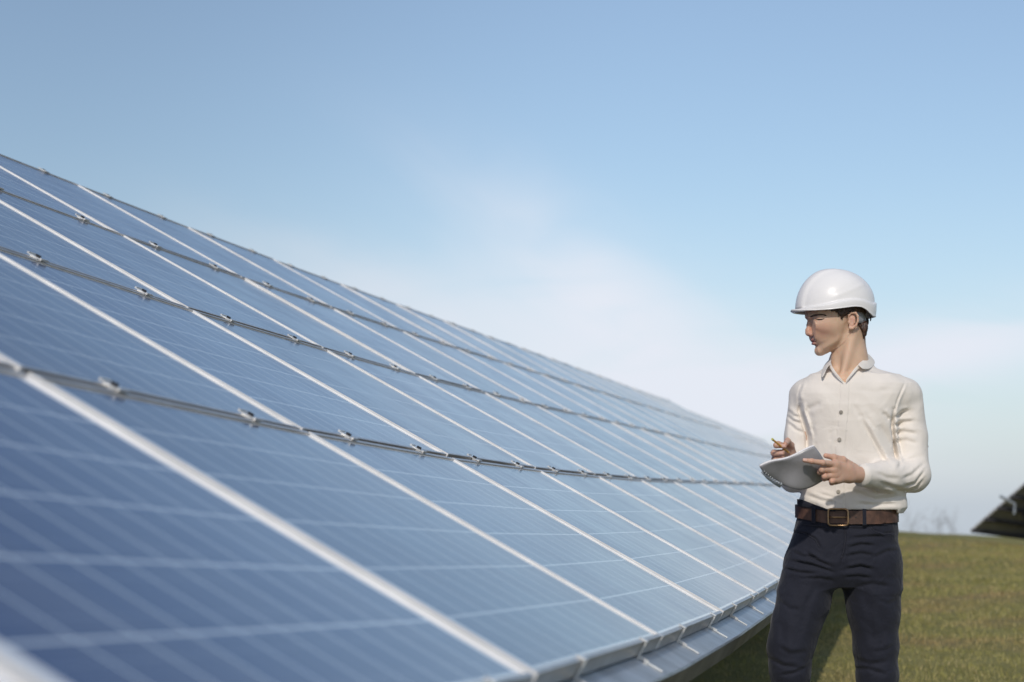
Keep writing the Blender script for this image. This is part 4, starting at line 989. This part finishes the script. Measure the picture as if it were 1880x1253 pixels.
for k in range(46):
    s = random.uniform(.062, .074) if k < 20 else random.uniform(-.05, .062)
    if k < 20: x0, y0, x1, y1 = random.uniform(740, 850), 590, random.uniform(-22, 8), random.uniform(40, 95)
    else: x0, y0, x1, y1 = 1000 + random.uniform(0, 62) * (1 - abs(s) * 5), 800, random.uniform(-12, 18), random.uniform(70, 120)
    wi.tube([hw_(hl(x0, y0, s))[0] - O_MAN, hw_(hl(x0 + x1 * .3, y0 + y1 * .5, s + .0015))[0] - O_MAN, hw_(hl(x0 + x1, y0 + y1, s))[0] - O_MAN], [.0011, .0009, .0003], 5)
wi.build('loose_strands', M_HAIR, hair, smooth=True)

# ---- hard hat
def build_helmet():
    na = 144; X0 = 708.
    led = ([190, 265, 400, 500, 640, 740, 850, 940, 1000, 1080, 1130, 1175], [566, 558, 545, 531, 497, 474, 463, 468, 481, 500, 492, 468])
    rim = ([190, 250, 400, 550, 700, 800, 850, 930, 1000, 1050, 1100, 1150, 1190], [573, 582, 588, 583, 566, 551, 546, 548, 575, 612, 642, 642, 634])
    R = []
    for i in range(na):
        ph = 2 * math.pi * i / na; c, s_ = math.cos(ph), math.sin(ph)
        af = 442 if c > 0 else 462
        lx = X0 - c * af; zl = float(np.interp(lx, *led)); ls = s_ * .0985
        fl = max(0, c) ** 3
        rx_ = X0 - c * (af + 12 + 62 * fl); zr = float(np.interp(rx_, *rim)); rs = s_ * (.1045)
        col = []
        for t in np.linspace(0, 1, 30):
            a = t * math.pi / 2; k = math.sin(a) ** .98; hgt = math.cos(a)
            x = X0 - (X0 - lx) * k - (1 - k) * 8; s2 = ls * k; z = zl - (zl - 84) * hgt
            # raised central panel and its side crests
            bump = .0048 * (1 / (1 + math.exp((abs(s2) - .040) / .0022))) * min(1, k * 2.2) * (.25 + .75 * max(0, c + .25) ** .5 if c > -.25 else .25)
            wav = .0022 * math.exp(-((z - (470 - 230 * np.clip((x - 560) / 520, 0, 1))) / 13.) ** 2) * (1 if abs(s2) > .05 and x > 560 else 0) * np.clip((x - 560) / 90, 0, 1)
            p = hl0(x, z, s2); n_ = nrm(np.array([c * k, s_ * k, hgt + .15])); col.append(p + n_ * (bump + wav))
        base_l = hl0(lx, zl, ls); out = np.array([c, s_, 0.])
        base_r = hl0(rx_, zr, rs)
        col += [base_l + out * .0030 + (0, 0, .0004), base_l + out * .0062 + (0, 0, -.0012), base_l + out * .0072 + (0, 0, -.0040)]
        st = base_l + out * .0068 + (0, 0, -.0055)
        for t in (.25, .5, .75, .93): 
            q = st * (1 - t) + base_r * t; col.append(q + out * (.0015 * t * (1 - t) * 2 - fl * .006 * t * (1 - t) * 4) + (0, 0, -fl * .004 * math.sin(math.pi * t)))
        col.append(base_r + out * .0012); col.append(base_r + out * .0004 + (0, 0, -.0016)); col.append(base_r - out * .0020 + (0, 0, -.0012)); col.append(base_r - out * .003 + (0, 0, .0030))
        R.append(col)
    P_ = np.array(R); P_ = np.concatenate([P_, P_[:1]]); sh = P_.shape
    Wp = hw_(P_.reshape(-1, 3)).reshape(sh) - O_MAN
    mb = MB(); mb.grid(Wp); o = mb.build('hard_hat', M_HELMET, person, smooth=True)
    import bmesh
    bm = bmesh.new(); bm.from_mesh(o.data); bmesh.ops.remove_doubles(bm, verts=bm.verts, dist=1e-5); bmesh.ops.recalc_face_normals(bm, faces=bm.faces); bm.to_mesh(o.data); bm.free()
    md = o.modifiers.new('t', 'SOLIDIFY'); md.thickness = .0022; md.offset = -1
    o.data.polygons.foreach_set('use_smooth', [True] * len(o.data.polygons))
    # harness band at the nape, and its ratchet knob
    g = []
    for ph in np.linspace(math.radians(125), math.radians(235), 40):
        c, s_ = math.cos(ph), math.sin(ph)
        up = 590 if abs(s_) > .6 else 600; dn = 622 + 105 * min(1, max(0, (-c - .15)) / .35)
        g.append([hw_(np.array([c * (.100 + .004 * u) - .0045, s_ * (.0805 - .002 * u), (700 - (up * (1 - u) + dn * u)) * KH]))[0] - O_MAN for u in (0, .35, .7, 1)])
    hb_ = MB(); hb_.grid(np.array(g)); ho = hb_.build('harness_band', M_GREY, o, smooth=True); md = ho.modifiers.new('t', 'SOLIDIFY'); md.thickness = .002
    kb = MB(); a = hw_(hl(1072, 690))[0] - O_MAN; kb.tube([a, a - FW * .008], .011, 16); kb.build('ratchet_knob', M_BLACK, o)
    k2 = MB(); a = hw_(hl(1118, 640, .02))[0] - O_MAN; k2.tube([a, a + (0, 0, -.010), a + (-.001, 0, -.014)], [.0025, .0022, .0015], 8); k2.build('chin_strap_lug', M_BLACK, o)
    return o
helmet = build_helmet()
# shoes
for leg in (LEG_R, LEG_L):
    q = pt(*leg[-1][:3]); fd = Field((q[0] - .08, q[1] - .26, -.01), (q[0] + .08, q[1] + .12, .12), .005)
    g0 = float(ground_z(q[0], q[1]))
    fd.chain([(q[0], q[1] + .03, g0 + .045), (q[0], q[1] - .08, g0 + .045), (q[0], q[1] - .17, g0 + .034)], [.040, .042, .034], .02); fd.cone((q[0], q[1] + .01, g0 + .04), (q[0], q[1], g0 + .10), .042, .045, .02)
    sl, X, Y, Z = fd.sub(fd.lo, fd.lo + fd.n * fd.h); fd.f[sl] = np.maximum(fd.f[sl], g0 + .002 - Z)
    V, F = fd.mesh(); quad_mesh('shoe', V, F, M_SHOE, person, O_MAN)

# ------------------------------------------------------------------ pad and pencil in his hands
def bez(P, u): 
    P = list(P)
    while len(P) > 1: P = [a * (1 - u) + b * u for a, b in zip(P[:-1], P[1:])]
    return P[0]
def build_pad():
    # edge nearest the camera (upper line in the photo) and edge nearest his body (lower line)
    up = [pt(1394, 857, -.345), pt(1420, 851, -.35), pt(1458, 833, -.345), pt(1495, 822, -.325)]
    mid = [pt(1404, 869, -.325), pt(1440, 872, -.325), pt(1475, 850, -.325), pt(1512, 842, -.305)]
    lo = [pt(1420, 886, -.290), pt(1450, 905, -.285), pt(1490, 900, -.270), pt(1534, 872, -.262)]
    nu, nv = 26, 18; P = np.zeros((nv, nu, 3))
    for j in range(nv):
        v = j / (nv - 1)
        for i in range(nu):
            u = i / (nu - 1); P[j, i] = bez([bez(up, u), bez(mid, u), bez(mid, u) * .3 + bez(lo, u) * .7, bez(lo, u)], v)
            P[j, i] += np.array([0, -.0050 * math.sin(u * 6.5 + v * 5 + .6), .0045 * math.sin(u * 8 - v * 6)])
    c0 = P.mean((0, 1)); root = empty('writing_pad', tuple(c0)); tag(root, 'grey covered spiral writing pad, bent in his hands, seen from below', 'notepad')
    cov = simple('grey_film_cover', (.31, .305, .32), .26, 0, .12, 14, bump=.3, bump_scale=30); cov.node_tree.nodes['Principled BSDF'].inputs['Coat Weight'].default_value = .3
    pap = simple('white_paper', (.80, .79, .80), .8, 0, .03)
    mb = MB(); mb.grid(P - c0); o = mb.build('back_cover', cov, root, smooth=True); md = o.modifiers.new('t', 'SOLIDIFY'); md.thickness = .0012; md.offset = 0
    # stack of pages above the cover (on his side), slightly short and fanned
    du = np.gradient(P, axis=1); dv = np.gradient(P, axis=0); nn_ = np.cross(du, dv); nn_ /= np.linalg.norm(nn_, axis=2, keepdims=True); nn_ *= np.sign((nn_ * np.array([0, .6, 1.])).sum(2, keepdims=True))
    for k in range(4):
        Q = P + nn_ * (.0014 * (k + 1)) + (P[:1] - P[2:3]) * (.05 * k) * np.linspace(1, 0, nv)[:, None, None]
        m2 = MB(); m2.grid(Q - c0); o2 = m2.build('page_stack', pap, root, smooth=True); md = o2.modifiers.new('t', 'SOLIDIFY'); md.thickness = .0010; md.offset = 0
    # loose transparent sleeve edge with punched holes along the left
    L_ = np.array([pt(1397, 868, -.340), pt(1408, 880, -.318), pt(1420, 889, -.300), pt(1432, 896, -.292)]); In = np.array([pt(1404, 860, -.338), pt(1414, 871, -.318), pt(1427, 880, -.302), pt(1440, 885, -.296)])
    m3 = MB(); m3.grid(np.array([L_ - c0, In - c0])); o3 = m3.build('punched_edge', simple('sleeve_edge', (.42, .46, .52), .3), root, smooth=True); md = o3.modifiers.new('t', 'SOLIDIFY'); md.thickness = .0008
    ml = simple('ring_metal', (.85, .86, .88), .2, .7)
    for k in range(9):
        u = (k + .5) / 9; q = bez(list((L_ + In) / 2), u) - c0 + (0, -.0035, 0); t = nrm(L_[3] - L_[0])
        nn = nrm(In[1] - L_[1]); r = MB(); r.tube([q + nn * (.0042 * math.cos(a)) + np.array([0, -1, 0]) * .0032 * math.sin(a) for a in np.linspace(0, 2 * math.pi, 13)], .0009, 6, cap=False); r.build('spiral_ring', ml, root, smooth=True)
    return root
build_pad()
def build_pencil():
    a, b = pt(1417.5, 806.5, -.360), pt(1447, 830.5, -.285)
    t = nrm(b - a); c0 = (a + b) / 2; root = empty('pencil', tuple(c0)); tag(root, 'short yellow pencil gripped in his right fist above the pad', 'pencil')
    mb = MB(); mb.tube([a + t * .006 - c0, b - c0], .0032, 6); mb.build('shaft', simple('yellow_paint', (.72, .36, .05), .35), root)
    m2 = MB(); m2.tube([b - c0, b + t * .010 - c0, b + t * .017 - c0], [.0036, .0019, .0004], 10); m2.build('sharpened_tip', simple('cut_wood', (.70, .45, .24), .7), root)
    m3 = MB(); m3.tube([a - c0, a + t * .006 - c0], .0037, 12); m3.build('end_cap', simple('yellow_cap', (.55, .50, .12), .5), root)
    # tip pressed between thumb and finger shows as an orange bead of paint
build_pencil()
# ------------------------------------------------------------------ the array on the hill, seen from its back
def build_back_array():
    P = np.array([9.85, 45.0, float(ground_z(9.85, 45.0)) + .02]); 
    P[2] = ray(1776, 974, 45.0)[2]
    up_h = np.array([.44, -.90, 0]); tl = math.radians(29); Uv = np.array([up_h[0] * math.cos(tl), up_h[1] * math.cos(tl), math.sin(tl)]); D = np.array([.80, .60, -.25]); D = nrm(D - Uv * (D @ Uv))
    n = np.cross(Uv, D); n = nrm(n if n[2] > 0 else -n)
    root = empty('solar_array', tuple(P)); tag(root, 'dark solar array on the grassy crest, seen from its shaded back with posts', 'solar array', 'solar arrays on the meadow')
    for c in range(5):
        for r in range(6):
            o = D * PITCHW * c + Uv * (1.02 * r); mb = MB(); mb.box(o, D, Uv, n, 0, 1.65, 0, .99, -.036, -.0035)
            po = mb.build('solar_panel', M_BACK, root); m2 = MB(); m2.box(o, D, Uv, n, 0, 1.65, 0, .99, -.002, .0); m2.build('glass', M_GLASS, po)
            m3 = MB()
            for a, b_, c_, d_ in ((-.004, .012, 0, .99), (1.638, 1.654, 0, .99), (.012, 1.638, -.004, .010), (.012, 1.638, .98, .994)): m3.box(o, D, Uv, n, a, b_, c_, d_, -.040, .003)
            m3.build('frame', M_FRAME, po)
    for r in range(13):      # purlin ends stick out along the near side edge
        mb = MB(); o = Uv * (.12 + r * .49); mb.box(o, D, Uv, n, -.03, 8.3, -.035, .035, -.11, -.042); mb.build('purlin', M_DARKSTEEL, root)
    for c in range(8):
        o = D * (.6 + 1.1 * c); mb = MB(); mb.box(o, D, Uv, n, -.05, .05, 1.1, 6.0, -.26, -.112); mb.build('rafter', M_DARKSTEEL, root)
        for a in (1.5, 2.8, 4.1):
            q = P + o + Uv * a - n * .30; gz = float(ground_z(q[0], q[1])) - .3
            if q[2] - gz > .1:
                pb = MB(); pb.box(np.array([q[0], q[1], 0]) - P, (1, 0, 0), (0, 1, 0), (0, 0, 1), -.06, .06, -.05, .05, gz, q[2]); pb.build('post', M_DARKSTEEL, root)
    # light cable tray along the second rafter, turning down a post
    t0 = ray(1836, 911, 43.0) - P; t1 = ray(1863, 926, 43.0) - P; t2 = ray(1862, 944, 43.0) - P
    mb = MB(); mb.tube([t0, t1, t2], .032, 8); mb.build('light_brace', M_GALV, root)
build_back_array()

# ------------------------------------------------------------------ bare trees far behind the crest
M_BARK = simple('bare_bark', (.26, .25, .26), .9)
def bare_tree(px, dist, top_py, spread, label, seed):
    rs = random.Random(seed)
    x, y, zt = ray(px, top_py, dist); g = float(ground_z(x, y)); H = zt - g
    root = empty('bare_tree', (x, y, g)); tag(root, label, 'tree', 'bare trees beyond the crest')
    tb = MB(); pts = [np.array([rs.uniform(-.01, .01) * H * k, rs.uniform(-.01, .01) * H * k, H * .6 * k / 6]) for k in range(7)]
    tb.tube(pts, [H * .012 * (1 - k * .09) for k in range(7)], 8); tb.build('trunk', M_BARK, root, smooth=True)
    cb = MB()
    def branch(p, d, L, r, lev):
        q = p; P_ = [p]
        for k in range(4):
            d = nrm(d + np.array([rs.gauss(0, .16), rs.gauss(0, .16), rs.gauss(.06, .12)])); q = q + d * L / 4; P_.append(q)
        cb.tube(P_, [r, r * .85, r * .7, r * .55, r * .4], 5, cap=False)
        if lev > 0:
            for k in range(5 if lev > 1 else 6):
                a = rs.uniform(0, 6.28); bp = P_[rs.randint(1, 4)]
                branch(bp, nrm(d + .9 * np.array([math.cos(a), math.sin(a), rs.uniform(-.1, .5)])), L * rs.uniform(.45, .65), r * .55, lev - 1)
    for k in range(6):
        a = k * 2.4; p = pts[2 + k % 5]; branch(p, nrm(np.array([math.cos(a) * spread, math.sin(a) * spread, .9])), H * rs.uniform(.30, .42), H * .003, 2)
    cb.build('crown', M_BARK, root, smooth=True)
bare_tree(1722, 190, 934, .4, 'taller slim bare tree, faint in the haze beyond the crest', 3)
bare_tree(1748, 190, 946, .6, 'small bare tree just right of the slim one beyond the crest', 5)
bare_tree(1674, 170, 926, .7, 'wide faint bare tree beside the man, low over the crest', 9)
